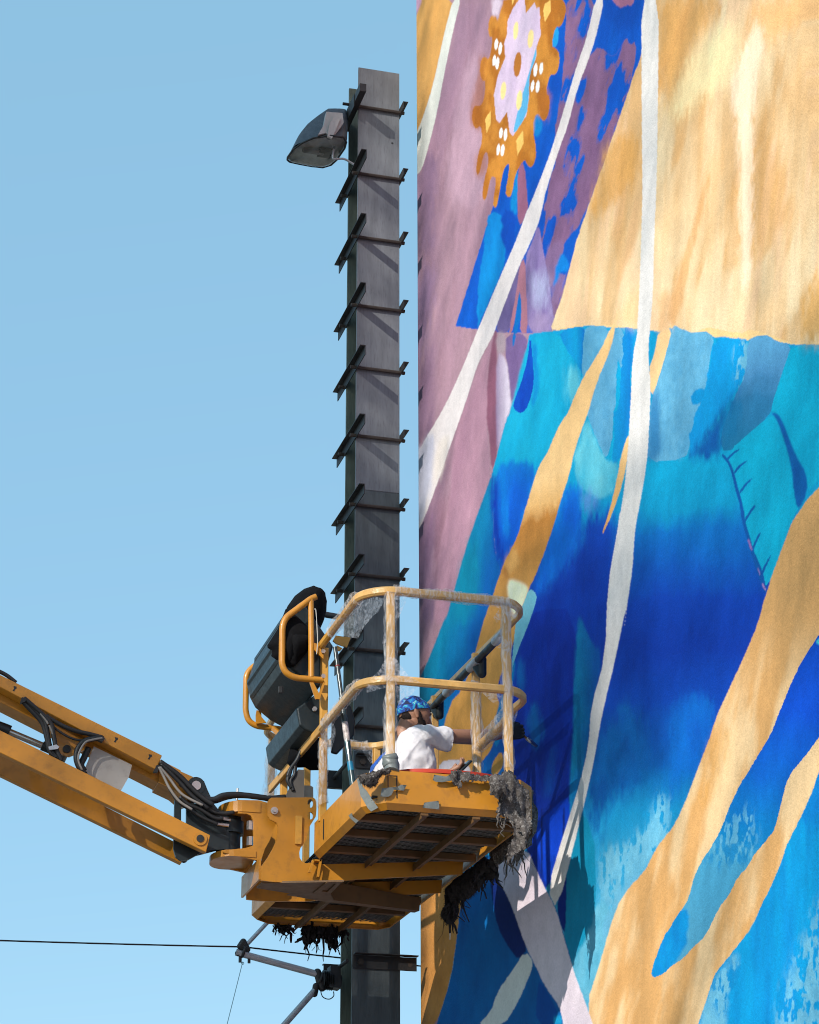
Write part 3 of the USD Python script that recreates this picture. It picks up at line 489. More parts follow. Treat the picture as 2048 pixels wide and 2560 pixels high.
obj('trunk', tk, bark, tree, smooth=40); obj('crown', (np.array(lv), np.array(lf)), leaf_mat, tree, kind='stuff')

# ------------------------------------------------------------------ more helpers: pieces on tilted planes, cloth
def plateP(pts, p0, n, depth, holes=()):
    """Outline in the photograph, seen on the plane through p0 with normal n (towards the viewer), thickened away from the viewer."""
    n = norm(n); p0 = np.asarray(p0, float); a = norm(np.cross((0, 0, 1), n)) if abs(n[2]) < .95 else V(1, 0, 0); b = np.cross(n, a)
    def to(ps):
        out = []
        for p in ps:
            d = ray(*p); P = CAM+d*((p0-CAM)@n/(d@n)); out.append(((P-p0)@a, (P-p0)@b))
        return out
    return extrude(to(pts), lambda x, y, d: p0+a*x+b*y-n*d, depth, [to(h) for h in holes])
def pillow(pts2, place, thick, size=.03, soft=.08, wrinkle=.0, wscale=12.0, seed=0, ragged=0.0):
    """A padded sheet: outline pts2 (a, b) filled, rounded to both sides; place(a, b, d)."""
    pg = Polygon(pts2).buffer(0)
    if pg.geom_type != 'Polygon': pg = max(pg.geoms, key=lambda g: g.area)
    ring = np.array(shapely.segmentize(pg, size*.7).exterior.coords)[:-1]
    if ragged: ring = ring+(np.random.default_rng(seed).random(ring.shape)-.5)*ragged
    pg2 = Polygon(ring).buffer(0); pg2 = pg2 if pg2.geom_type == 'Polygon' else max(pg2.geoms, key=lambda g: g.area)
    ring = np.array(pg2.exterior.coords)[:-1]; (x0, y0, x1, y1) = pg2.bounds
    gx, gy = np.meshgrid(np.arange(x0, x1, size), np.arange(y0, y1, size*.87)); gx = gx+(np.arange(len(gx))[:, None] % 2)*size*.5
    g = np.c_[gx.ravel(), gy.ravel()]+(np.random.default_rng(seed+1).random((gx.size, 2))-.5)*size*.3; pgi = pg2.buffer(-size*.45); shapely.prepare(pgi); g = g[shapely.contains_xy(pgi, g[:, 0], g[:, 1])]
    ab = np.vstack([ring, g]); tri = Delaunay(ab).simplices; c = ab[tri].mean(1); shapely.prepare(pg2); tri = tri[shapely.contains_xy(pg2, c[:, 0], c[:, 1])]
    d = shapely.distance(shapely.points(ab), pg2.exterior); d[:len(ring)] = 0; h = thick*np.sqrt(np.clip(d/soft, 0, 1)); n = len(ab)
    ws = np.broadcast_to(wscale, 2) if np.ndim(wscale) else (wscale, wscale*.55)
    w = (meshkit.fbm(np.c_[ab*ws, np.full(n, seed*3.1)], 3, seed)-.5)*2*wrinkle*np.clip(d/(soft*.4), .45, 1)
    back = np.where(np.arange(n) < len(ring), np.arange(n), np.arange(n)+n)          # the two faces share their rim
    P = np.array([place(p, q, k) for (p, q), k in zip(np.vstack([ab, ab]), np.r_[-h*.5+w, h*.5+w])]); f = np.vstack([tri, back[tri][:, ::-1]])
    if trimesh.Trimesh(P, f, process=False).volume < 0: f = f[:, ::-1]
    return P, f
def clothY(pts, y, thick, **k):
    q = [onY(*p, y) for p in pts]; return pillow([(p[0], p[2]) for p in q], lambda a, b, d: V(a, y+d, b), thick, **k)
def clothX(pts, x, thick, **k):
    q = [onX(*p, x) for p in pts]; return pillow([(p[1], p[2]) for p in q], lambda a, b, d: V(x+d, a, b), thick, **k)
def fuzz(mesh, n, length, width, seed=0, droop=.5):
    """Loose strands standing off a cloth."""
    r = np.random.default_rng(seed); m = trimesh.Trimesh(*mesh, process=False); p, fi = trimesh.sample.sample_surface(m, n, seed=seed); nn = m.face_normals[fi]
    d = nn+r.normal(size=(n, 3))*.7; d[:, 2] -= droop; d /= np.linalg.norm(d, axis=1, keepdims=True); l = (length*r.uniform(.4, 1.3, n))[:, None]
    s = np.cross(d, r.normal(size=(n, 3))); s /= np.linalg.norm(s, axis=1, keepdims=True); mid = p+d*l*.55; tip = p+d*l; tip[:, 2] -= l[:, 0]*droop*.6
    v = np.stack([p-s*width, p+s*width, mid-s*width*.6, mid+s*width*.6, tip], 1).reshape(-1, 3); b = np.arange(n)[:, None]*5
    f = np.concatenate([b+[0, 1, 3], b+[0, 3, 2], b+[2, 3, 4]])
    return v, f

# ------------------------------------------------------------------ materials of the objects
galv = mat('weathered_steel', (.165, .175, .19), .62, .25, var=.2, scale=3.2, dirt=(.09, .09, .10), dirt_amt=.6, bump=.15, bump_scale=140, stretch=(6, 6, .8))
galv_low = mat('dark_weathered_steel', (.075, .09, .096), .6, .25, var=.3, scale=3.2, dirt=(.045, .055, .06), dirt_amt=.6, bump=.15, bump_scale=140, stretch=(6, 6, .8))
galv_green = mat('mossy_steel', (.13, .15, .12), .65, .15, var=.3, scale=3.2, dirt=(.05, .065, .05), dirt_amt=.6, stretch=(6, 6, .8))
dark_steel = mat('dark_steel', (.026, .026, .027), .55, .3, var=.3, scale=9, dirt=(.06, .035, .02), dirt_amt=.4)
rust_steel = mat('rusty_rod', (.045, .034, .028), .75, .2, var=.35, scale=14, dirt=(.08, .04, .018))
yellow = mat('lift_yellow', (.485, .198, .014), .42, 0, var=.12, scale=2.6, dirt=(.24, .10, .018), dirt_amt=.6, bump=.05, bump_scale=220, coat=.15)
black_rubber = mat('black_rubber', (.012, .012, .013), .5, var=.3, scale=12)
black_plastic = mat('black_plastic', (.008, .014, .017), .42, var=.25, scale=7, dirt=(.016, .021, .023), dirt_amt=.5, bump=.2, bump_scale=400)
black_cloth = mat('black_cloth', (.006, .006, .007), .95, var=.4, scale=20, bump=.4, bump_scale=300, spec=.1)
chrome = mat('bright_steel', (.55, .52, .50), .28, .9, var=.1, scale=10)
grey_box = mat('grey_sheet', (.40, .37, .34), .6, 0, var=.1, scale=5, dirt=(.22, .2, .18), dirt_amt=.4)
alu = mat('dull_aluminium', (.42, .44, .46), .45, .6, var=.2, scale=8, dirt=(.2, .19, .18), dirt_amt=.6, stretch=(1, 1, 5))
glass_mat = usdkit.material(stage, '/World/Looks/lamp_glass', {'t': ('transparent_bsdf', {'color': (.92, .93, .9)}), 'g': ('glossy_bsdf', {'roughness': .05, 'color': (.9, .9, .9)}), 'f': ('fresnel', {'IOR': 1.5}), 'm': ('mix_closure', {})},
    [('f.fac', 'm.fac'), ('t.BSDF', 'm.closure1'), ('g.BSDF', 'm.closure2')], surface='m.closure')
mesh_metal = mat('mesh_metal', (.20, .195, .18), .5, .5, var=.3, scale=20, dirt=(.05, .04, .03))
rubber_mat = mat('floor_rubber', (.02, .019, .018), .9, var=.4, scale=10)
tape = mat('grey_tape', (.135, .15, .145), .45, 0, var=.22, scale=25, dirt=(.06, .065, .065), dirt_amt=.5, bump=.35, bump_scale=60)

# ------------------------------------------------------------------ steel mast with its clamps
MX0, MX1, MY, MZ = 3.580, 3.908, 14.0, 11.365
mast = thing('steel_mast', 'grey steel H-section mast with rows of clamped angle brackets beside the painted wall', 'mast', (3.744, 14.15, 0))
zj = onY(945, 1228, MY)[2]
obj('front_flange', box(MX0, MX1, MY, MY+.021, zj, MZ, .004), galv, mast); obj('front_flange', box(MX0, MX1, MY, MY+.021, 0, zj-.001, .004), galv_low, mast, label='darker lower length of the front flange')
obj('rear_flange', box(MX0, MX1, MY+.292, MY+.313, 0, MZ-.005, .004), galv_green, mast, label='greenish rear flange')
obj('web', box(3.736, 3.748, MY+.0212, MY+.2918, 0, MZ-.004, .001), galv, mast)
def angle(p, q, a, b, t=.006, up=(0, 0, 1), fx=1):
    """L-section from p to q: leg a sideways (sign fx), leg b downwards."""
    s = V([0, 0], [fx*a, 0], [fx*a, -t], [fx*t, -t], [fx*t, -b], [0, -b])
    return sweep([p, q], s if fx < 0 else s[::-1], up)
def nut(p, axis, r=.014, l=.016): axis = norm(axis); return tube([np.asarray(p)-axis*l/2, np.asarray(p)+axis*l/2], r, 6)
ROD_PY = [273.7, 441, 599.7, 770.6, 925.4, 1095.6, 1268, 1442, 1628, 1819]
for i, py in enumerate(ROD_PY):
    z = onY(949, py, MY-.018)[2]; g = part_group('clamp', mast)
    if i: obj('angle_bar', angle(V(MX0-.004, 13.72, z+.055), V(MX0-.004, 14.54, z+.055), .042, .075, fx=-1), dark_steel, g)
    else: obj('angle_bar', cat(box(MX0-.056, MX0-.006, 13.74, 14.5, z-.02, z+.05), box(MX0-.062, MX0-.057, 13.9, 14.58, z-.06, z+.05)), dark_steel, g)
    obj('angle_bar', angle(V(MX1+.004, 13.90, z+.055), V(MX1+.004, 14.54, z+.055), .040, .06, fx=1), dark_steel, g)
    obj('tie_rod', tube([V(MX0-.05, MY-.018, z), V(MX1+.035, MY-.018, z)], .0135, 8), rust_steel, g)
    obj('tie_rod', tube([V(MX0-.05, MY+.331, z), V(MX1+.035, MY+.331, z)], .0135, 8), rust_steel, g)
    objs('nut', [nut(V(MX0-.03, y, z), (1, 0, 0)) for y in (MY-.018, MY+.331)]+[nut(V(MX1+.022, y, z), (1, 0, 0)) for y in (MY-.018, MY+.331)], rust_steel, g)
# two heavier cross brackets low on the mast
for k, (pyf, xl, xr) in enumerate([(1903, 3.59, 3.93), (2402, 3.585, 4.02)]):
    z = onY(940, pyf, MY-.02)[2]; g = part_group('cross_bracket', mast)
    f = box(xl, xr, MY-.012, MY-.004, z-.055, z+.035); h2 = box(xl, xr, MY-.062, MY-.0125, z+.0352, z+.042)
    obj('front_angle', [f, h2], dark_steel, g)
    objs('bolt', [nut(V(xl+.05, MY-.02, z-.012), (0, 1, 0), .022, .02), tube([V(xr-.045, MY-.0135, z-.015), V(xr-.045, MY-.013, z-.015)], .016, 12)], rust_steel, g)
    zr = z-.03 if k else onY(845, 1949, MY+.33)[2]
    obj('rear_channel', [box(MX0-.115, MX1+.03, MY+.318, MY+.325, zr-.06, zr+.06), box(MX0-.115, MX1+.03, MY+.3255, MY+.365, zr+.055, zr+.062), box(MX0-.115, MX1+.03, MY+.3255, MY+.365, zr-.062, zr-.055)], dark_steel, g)
    obj('tie_rod', tube([V(MX0-.04, MY-.03, z-.012), V(MX0-.06, MY+.36, zr)], .013, 8), dark_steel, g)
hole = onY(981, 358, MY); obj('bolt_hole', tube([hole+V(0, -.0006, 0), hole+V(0, -.0001, 0)], .009, 12), black_rubber, mast)

# ------------------------------------------------------------------ lantern on the top clamp
zr = 10.735
rim = [o6(*q) for q in [(152, 975), (205, 900), (290, 840), (400, 790), (560, 768), (690, 785), (716, 830), (700, 890), (625, 1000), (570, 1050), (490, 1074), (380, 1062), (260, 1040), (170, 1020), (148, 1000)]]
for _ in range(12):
    R = np.array([onZ(*q, zr) for q in rim]); zr += (14.16-R[:, 1].mean())*.55
RC = R.mean(0); shell_v = []
lamp = thing('lantern', 'grey street lantern with clear bowl hung beside the top of the steel mast', 'street lamp', RC+V(0, 0, .25))
n = len(R); prof = [(1.0, 0), (1.02, .05), (1.01, .10), (.97, .15), (.88, .19), (.66, .215), (.3, .225)]
back = V(R[:, 0].max()-.10, RC[1], zr)
for s, h in prof: shell_v.append(back+(R-back)*[s, s, 1]+V(0, 0, 1)*h*(.15+.9*np.clip((R[:, 0:1]-R[:, 0].min())/(R[:, 0].max()-R[:, 0].min())/.66, 0, 1)))
ridge = [onY(*o6(*q), 14.16) for q in [(205, 880), (255, 765), (335, 668), (430, 590), (530, 524), (620, 520), (700, 530), (716, 620), (718, 720)]]
shm = trimesh.convex.convex_hull(np.vstack([R+V(0, 0, .004)]+[[p+V(0, d, -abs(d)*.25) for d in (-.05, 0, .05)] for p in ridge])); shm = shm.subdivide().subdivide(); keep_ = shm.triangles_center[:, 2] > zr+.012
trimesh.smoothing.filter_taubin(shm, iterations=6)
lamp_grey = mat('lamp_shell', (.05, .06, .075), .5, 0, var=.4, scale=22, dirt=(.03, .035, .04), dirt_amt=.7); lamp_white = mat('lamp_white', (.40, .39, .37), .5, var=.1, scale=10)
obj('housing', (np.array(shm.vertices), np.array(shm.faces)[keep_]), lamp_grey, lamp, smooth=50)
inner = [RC+(R-RC)*.96+V(0, 0, .006), RC+(R-RC)*.9+V(0, 0, .022), RC+(R-RC)*.7+V(0, 0, .038), RC+(R-RC)*.3+V(0, 0, .045)]
rv = np.vstack(inner+[[RC+V(0, 0, .045)]]); rf_ = []
for i in range(3):
    for j in range(n): a, b, c, d = i*n+j, i*n+(j+1) % n, (i+1)*n+j, (i+1)*n+(j+1) % n; rf_ += [(a, b, d), (a, d, c)]
for j in range(n): rf_.append((3*n+j, 3*n+(j+1) % n, len(rv)-1))
obj('reflector', (rv, np.array(rf_)), mat('reflector', (.9, .86, .76), .4, .0, var=.3, scale=18), lamp, smooth=30)
obj('rim', sweep(RC+(R-RC)*1.0+V(0, 0, .002), circle(.008, 8), up=(0, 0, 1), closed=True), black_rubber, lamp, smooth=True)
gv = np.vstack([RC+(R-RC)*.97-V(0, 0, .002), RC+(R-RC)*.7-V(0, 0, .03), [RC-V(0, 0, .038)]]); gf = []
for j in range(n): a, b, c, d = j, (j+1) % n, n+j, n+(j+1) % n; gf += [(a, d, b), (a, c, d), (c, 2*n, d)]
obj('glass_bowl', (gv, np.array(gf)), glass_mat, lamp, smooth=True)
obj('bulb', hull([RC+V(-.09, 0, .012), RC+V(.05, 0, .012)], .02, 2), lamp_white, lamp, smooth=True)
obj('lamp_holder', box(RC[0]+.02, RC[0]+.12, RC[1]-.05, RC[1]+.05, zr+.0, zr+.03), black_rubber, lamp)
Yn = R[:, 1].min()+.02
obj('gear_cover', plateY([o6(*q) for q in [(525, 535), (680, 548), (690, 640), (600, 770), (560, 775), (520, 740), (445, 755), (500, 660)]], Yn, .05), lamp_white, lamp)
obj('control_box', plateY([o6(*q) for q in [(600, 580), (665, 590), (620, 700), (580, 790), (535, 770), (555, 650)]], Yn-.022, .02), lamp_white, lamp)
obj('supply_pipe', tube(smoothline([onY(*o6(*q), 14.02) for q in [(600, 870), (585, 960), (600, 990), (690, 990), (760, 1025), (830, 1070)]]), .0085, 8), alu, lamp, smooth=True)
objs('bolt', [nut(onX(*o6(*q), MX0-.08), (1, 0, 0), .012, .05) for q in [(712, 462), (600, 700)]], black_rubber, lamp)

# ------------------------------------------------------------------ overhead-line cantilever and wires
YB = 14.17; P9 = lambda x, y, d=0: onY(*o9(x, y), YB+d)
cant = thing('line_cantilever', 'overhead line cantilever of grey tubes with ribbed insulator at the mast foot', 'cantilever', P9(1040, 530))
obj('main_tube', tube([P9(392, 368), P9(925, 512)], .0225, 14), alu, cant, smooth=40)
obj('brace_tube', tube([P9(912, 612), P9(560, 1010)], .021, 14), alu, cant, smooth=40, label='darker lower brace tube')
obj('top_tube', tube([P9(452, 330), P9(590, 182), P9(1085, -330)], .014, 12), alu, cant, smooth=40)
ia, ib = P9(950, 548), P9(1075, 560)
obj('insulator_core', tube([ia, ib], .045, 14), black_rubber, cant, smooth=40)
for k in range(6):
    p = ia+(ib-ia)*(.05+.095*k); obj('insulator_disc', tube([p, p+V(.004, 0, 0), p+V(.011, 0, 0)], 1.0, 20, scale=[.058, .066, .05]), black_rubber, cant, smooth=40)
obj('base_bracket', plateY([o9(*q) for q in [(1012, 455), (1078, 460), (1078, 605), (1000, 590)]], YB-.05, .1), dark_steel, cant)
obj('hinge', [hull([P9(925, 500), P9(940, 560), P9(955, 600)], .026, 2), hull([P9(915, 590), P9(905, 640)], .022, 2), ring(P9(940, 540), (1, .1, -.3), .035, .009)], dark_steel, cant, smooth=50)
obj('tube_clamp', [hull([P9(420, 330), P9(465, 350), P9(440, 300)], .022, 2), hull([P9(405, 375), P9(480, 390)], .02, 2), ring(P9(440, 365), (1, 0, -.25), .034, .01), nut(P9(420, 410), (0, 0, 1), .011, .05), nut(P9(478, 420), (0, 0, 1), .01, .04)], dark_steel, cant, smooth=50)
obj('jumper_cable', tube(smoothline([P9(945, 620, -.04), P9(960, 660, -.05), P9(1000, 675, -.05), P9(1030, 655, -.04), P9(1030, 625, -.03)]), .0035, 8), black_rubber, cant, smooth=True)
wc, wl, wr = onY(608, 2367.5, 14.22), onY(0, 2347, 14.22), onY(1051, 2411, 14.75)
wl = wc+(wl-wc)*2.2; wr = wc+(wr-wc)*2.0; sag = lambda p, q: [p+(q-p)*t-V(0, 0, .012)*(1-(2*t-1)**2) for t in np.linspace(0, 1, 16)]
tag(obj('span_wire', tube(sag(wl, wc)+sag(wc, wr)[1:], .0055, 6), black_rubber, None, True), 'thin dark span wire passing the cantilever clamp and running behind the mast', 'wire')
dp = P9(436, 432); dl = onY(*o9(335, 836), YB); tag(obj('dropper_wire', [tube([dp, dp+(dl-dp)*2.2], .0022, 6), ring(P9(436, 440), (0, 1, 0), .008, .002, 12, 6)], mat('green_wire', (.03, .16, .18), .5), None, True), 'thin green wire hanging from the clamp on the cantilever tube', 'wire')

# ------------------------------------------------------------------ the boom lift: work platform
film = usdkit.material(stage, '/World/Looks/plastic_film', {'g': ('geometry', {}), 'n': ('noise_texture', {'scale': 80.0, 'detail': 4.0, 'distortion': 1.5}), 'mp': ('mapping', {'scale': (1.0, 1.0, .2), 'rotation': (.5, .4, 0)}), 'n2': ('noise_texture', {'scale': 30.0, 'detail': 3.0, 'roughness': .5, 'distortion': 2.5}), 'b': ('bump', {'strength': .8, 'distance': .006}),
    'r': ('rgb_ramp', {'ramp': [(.44, (.05, .05, .05)), (.60, (.34, .34, .34)), (.72, (.55, .55, .55))]}), 't': ('transparent_bsdf', {'color': (.97, .97, .97)}), 'd': ('principled_bsdf', {'base_color': (.84, .81, .80), 'roughness': .14, 'specular_ior_level': .9}), 'm': ('mix_closure', {})},
    [('g.position', 'n.vector'), ('g.position', 'mp.vector'), ('mp.vector', 'n2.vector'), ('n.fac', 'b.height'), ('b.normal', 'd.normal'), ('n2.fac', 'r.fac'), ('r.color', 'm.fac'), ('t.BSDF', 'm.closure1'), ('d.BSDF', 'm.closure2')], surface='m.closure')
film_clear = usdkit.material(stage, '/World/Looks/thin_film', {'g': ('geometry', {}), 'n': ('noise_texture', {'scale': 24.0, 'detail': 5.0, 'distortion': 2.0}), 'b': ('bump', {'strength': .6, 'distance': .005}), 'r': ('rgb_ramp', {'ramp': [(.42, (.02, .02, .02)), (.8, (.32, .32, .32))]}), 't': ('transparent_bsdf', {'color': (.97, .97, .97)}), 'd': ('principled_bsdf', {'base_color': (.72, .72, .76), 'roughness': .2, 'specular_ior_level': .9}), 'm': ('mix_closure', {})},
    [('g.position', 'n.vector'), ('n.fac', 'b.height'), ('b.normal', 'd.normal'), ('n.fac', 'r.fac'), ('r.color', 'm.fac'), ('t.BSDF', 'm.closure1'), ('d.BSDF', 'm.closure2')], surface='m.closure')
wrapped = mat('wrapped_rail', (.56, .32, .10), .35, 0, var=.25, scale=9, dirt=(.55, .27, .04), dirt_amt=1.0, bump=.5, bump_scale=70, stretch=(1, 1, .5))
worn_yellow = mat('worn_yellow', (.55, .27, .04), .45, 0, var=.14, scale=5, dirt=(.3, .15, .03), dirt_amt=.5, bump=.1)
under_yellow = mat('shaded_yellow', (.135, .066, .02), .6, 0, var=.25, scale=4, dirt=(.06, .035, .018), dirt_amt=.5)  # lift yellow darkened, the shade under the platform put into its colour
lift = thing('boom_lift', 'yellow articulated boom lift holding a film-wrapped work basket against the mural', 'boom lift', (2.0, 11.9, 0))
ZF, ZT, Y0, Y1, XL, XR = 4.508, 4.680, 10.471, 13.40, 2.749, 3.675
corners = [V(2.749, 10.59), V(2.749, 11.62), V(2.749, 12.45), V(2.749, 13.28), V(2.86, Y1), V(3.60, Y1), V(XR, 13.28), V(XR, 10.59), V(3.575, Y0), V(2.851, Y0)]
SEC = [(0, ZT-ZF), (0, 0), (.032, -.03), (.036, -.026), (.005, .003), (.005, ZT-ZF-.005), (.028, ZT-ZF-.005), (.028, ZT-ZF)]
def inner(i):
    p, a, b = corners[i], corners[i-1], corners[(i+1) % len(corners)]
    n1 = norm(p-a); n2 = norm(b-p); n1, n2 = V(n1[1], -n1[0]), V(n2[1], -n2[0]); m = norm(n1+n2); return m/max(m@n1, .3)
bk = part_group('work_platform', lift)
names = {0: 'left_panel', 2: 'left_panel', 3: 'corner_panel', 4: 'rear_panel', 5: 'corner_panel', 6: 'right_panel', 7: 'corner_panel', 8: 'front_panel', 9: 'corner_panel'}
for i, nm in names.items():
    j = (i+1) % len(corners); v = []
    for k in (i, j):
        m = inner(k); v += [V(*(corners[k]+m*x), ZF+y) for x, y in SEC]
    ns = len(SEC); f = [(a, (a+1) % ns, ns+(a+1) % ns) for a in range(ns)]+[(a, ns+(a+1) % ns, ns+a) for a in range(ns)]
    f += [(0, 7, 6), (0, 6, 5), (0, 5, 4), (0, 4, 1), (1, 4, 3), (1, 3, 2)]; f += [(c+ns, b+ns, a+ns) for a, b, c in f[-6:]]
    P, F = np.array(v), np.array(f)
    if trimesh.Trimesh(P, F, process=False).volume < 0: F = F[:, ::-1]
    obj(nm, (P, F), yellow, bk)
for y in (10.77, 11.10, 11.475, 12.24, 12.585, 12.93):
    obj('cross_joist', box(XL+.036, XR-.036, y-.018, y+.018, 4.482, 4.522), under_yellow, bk)
for x in (3.062, 3.34): obj('long_joist', [box(x-.018, x+.022, Y0+.036, Y1-.036, 4.462, 4.4818), box(x-.018, x-.014, Y0+.036, Y1-.036, 4.445, 4.4615)], under_yellow, bk)
dm = []; zc = 4.528
for s in (1, -1):
    for k in np.arange(-3.2, 3.2, .034):
        # strands of the expanded metal run at about sixty degrees across the floor
        x0, x1 = XL+.04, XR-.04; y0 = 11.9+k; y1 = y0+s*(x1-x0)*.55; a, b = V(x0, y0, zc), V(x1, y1, zc); lo, hi = Y0+.04, Y1-.04
        t = [0.0, 1.0]; dy = y1-y0
        for lim, up_ in ((lo, False), (hi, True)):
            q = (lim-y0)/dy
            if (y0 > hi and up_) or (y0 < lo and not up_): t[0] = max(t[0], q)
            if (y1 > hi and up_) or (y1 < lo and not up_): t[1] = min(t[1], q)
        if t[0] < t[1] and not (max(y0, y1) < lo or min(y0, y1) > hi): dm.append(bar(a+(b-a)*t[0]+V(0, 0, .002*s), a+(b-a)*t[1]+V(0, 0, .002*s), .0055, .004, c=.001))
obj('floor_grating', dm, mesh_metal, bk, kind='stuff')
obj('floor_mat', box(XL+.04, XR-.04, Y0+.04, Y1-.04, 4.54, 4.552), rubber_mat, bk)
# slots on the front panel
sl = lambda *q: plateY([c1(*p) for p in q], Y0-.0035, .003)
objs('panel_slot', [sl((1131, 308), (1141, 308), (1141, 475), (1131, 475)), sl((1245, 318), (1257, 318), (1260, 620), (1248, 620)), sl((1142, 312), (1244, 318), (1244, 326), (1142, 320))], black_rubber, bk)
obj('panel_slot', plateX([c1(*p) for p in [(258, 905), (264, 905), (262, 1180), (256, 1180)]], XL-.0035, .003), black_rubber, bk)
# rails and posts
ZR, ZM = 5.668, 5.172
RAIL = rrect(.036, .046, .010)
loop = fillet([V(2.735, 11.46, ZR), V(2.735, 10.60, ZR), V(2.85, 10.49, ZR), V(3.56, 10.49, ZR), V(3.655, 10.62, ZR), V(3.64, 12.4, ZR), V(3.64, 13.2, ZR), V(3.54, 13.33, ZR), V(2.9, 13.33, ZR), V(2.79, 13.2, ZR), V(2.76, 12.6, ZR)], .11, 7)
ff = np.array([p for p in loop if p[1] < 10.9 and p[0] < 3.7]); k0 = [i for i, p in enumerate(loop) if p[1] < 11.0]
obj('top_rail', sweep(loop[:k0[0]+1], RAIL), worn_yellow, bk, smooth=40); obj('top_rail', sweep(loop[k0[0]:k0[-1]+1], RAIL), wrapped, bk, smooth=40, label='front top rail wrapped in clear film'); obj('top_rail', sweep(loop[k0[-1]:], RAIL), wrapped, bk, smooth=40)
mid = fillet([V(2.735, 11.42, ZM), V(2.735, 10.60, ZM), V(2.85, 10.49, ZM), V(3.57, 10.49, ZM), V(3.665, 10.62, ZM), V(3.655, 10.82, ZM)], .11, 7)
obj('mid_rail', sweep(mid, RAIL), wrapped, bk, smooth=40); obj('mid_rail', bar(V(2.735, 11.42, ZM), V(2.735, 12.75, ZM), .02, .05), worn_yellow, bk)
obj('mid_rail', tube(smoothline([V(3.655, 10.82, ZM), V(3.66, 11.0, ZM-.03), V(3.645, 11.2, ZM-.045), V(3.63, 11.36, ZM-.06)]), .026, 10), wrapped, bk, smooth=40, label='right mid rail bundled in film')
POST = rrect(.042, .034, .004)
posts = [(2.88, 10.497, ZT-.02, ZR, wrapped), (3.522, 10.497, ZT-.02, ZR, wrapped), (2.765, 11.5, ZT-.02, ZR, worn_yellow), (3.622, 11.36, ZT-.02, ZR, wrapped), (3.622, 12.19, ZT-.02, ZR, wrapped), (3.10, 13.33, ZT-.02, ZR, worn_yellow), (2.86, 13.31, ZT-.02, ZR, wrapped), (3.56, 13.31, ZT-.02, ZR, wrapped), (2.765, 12.5, ZT-.02, ZR, worn_yellow)]
for x, y, z0, z1, m in posts: obj('post', sweep([V(x, y, z0), V(x, y, z1)], POST, up=(0, 1, 0)), m, bk)
obj('gusset', plateY([c5(*q) for q in [(1395, 770), (1475, 770), (1440, 850), (1420, 1000), (1400, 1000), (1400, 850)]], 13.30, .02), worn_yellow, bk)
# pole stowed under the right top rail, half black with tape
pa, pb = onX(*o4(1295, 510), 3.585), onX(*o4(640, 1195), 3.585); seg = 9
for k in range(seg): a, b = pa+(pb-pa)*k/seg, pa+(pb-pa)*(k+1)/seg; obj('stowed_tube', tube([a, b], .021 if k % 3 else .026, 10), [alu, black_plastic, dark_steel][k % 3], bk, smooth=40)
for q in [(1070, 790), (690, 1170)]:
    c = onX(*o4(*q), 3.60); obj('joint_wrap', hull([c+V(.01, -.02, .02), c+V(0, .03, -.01), c+V(.015, 0, -.055)], .028, 2), black_plastic, bk, smooth=50)

# mounting plates under and beside the platform
mp = [c3(*q) for q in [(318, 185), (870, 180), (905, 200), (922, 240), (925, 330), (915, 440), (830, 575), (806, 650), (795, 730), (750, 810), (705, 870), (692, 930), (700, 1000), (735, 1050), (785, 1070), (830, 1062), (860, 1062)]]
mp += [o5(*q) for q in [(415, 655), (640, 650), (1255, 635), (1250, 712), (640, 742), (540, 752), (430, 762)]]+[c3(*q) for q in [(860, 1330), (500, 1328), (320, 1318), (178, 1300), (168, 1130), (205, 1075), (270, 985), (335, 870), (385, 760), (404, 660), (405, 570), (385, 520), (300, 480), (268, 430), (266, 260), (285, 205)]]
hol = [[c3(*q) for q in ell(843, 262, 40, 58)], [c3(*q) for q in ell(842, 428, 40, 50)]]
YM0, YM1 = 11.635, 12.12
mt = part_group('platform_mount', lift)
obj('mount_plate', plateY(mp, YM0, .014, hol), yellow, mt); pl2 = plateY(mp, YM0, .014, hol); obj('mount_plate', (pl2[0]+V(.02, YM1-YM0, 0), pl2[1]), yellow, mt)
zb = onY(*c3(500, 1328), YM0)[2]; xa = onY(*c3(178, 1300), YM0)[0]; xb = onY(*o5(1250, 712), YM0)[0]
zq = lambda x, y, z: onZ(*o5(x, y), z)
bp = [zq(*q, zb) for q in [(82, 762), (50, 790), (250, 822), (500, 862), (470, 800), (560, 752)]]
obj('bottom_plate', extrude([(p[0], p[1]) for p in bp], lambda a, b, d: V(a, b, zb-.004+d), .01), under_yellow, mt)
fa, fb = zq(470, 862, zb), zq(1000, 926, zb); fn = V(fb[1]-fa[1], fa[0]-fb[0], 0); fn = fn if fn[1] < 0 else -fn
obj('far_arm', plateP([o5(*q) for q in [(250, 822), (480, 862), (1000, 926), (1005, 850), (540, 764), (420, 770)]], fa, fn, .06), under_yellow, mt)
pf = [zq(*q, zb-.006) for q in [(378, 820), (465, 752), (548, 752), (470, 832)]]; pfh = [zq(*q, zb-.006) for q in [(428, 808), (480, 762), (515, 762), (462, 812)]]
obj('jack_pocket', extrude([(p[0], p[1]) for p in pf], lambda a, b, d: V(a, b, zb-.012+d), .007, [[(p[0], p[1]) for p in pfh]]), under_yellow, mt)
obj('end_plate', box(xa-.012, xa, YM0+.014, YM1, zb+.01, zb+.13), yellow, mt)
obj('grab_strip', plateY([c3(*q) for q in [(645, 428), (733, 430), (722, 800), (710, 812), (640, 805)]], YM0-.014, .0135), worn_yellow, mt)
b0 = onY(*c3(355, 362), YM0-.006); obj('pivot_bolt', [tube([b0+V(0, .004, 0), b0+V(0, -.006, 0)], .021, 20), nut(b0+V(0, -.012, 0), (0, 1, 0), .013, .014)], chrome, mt)
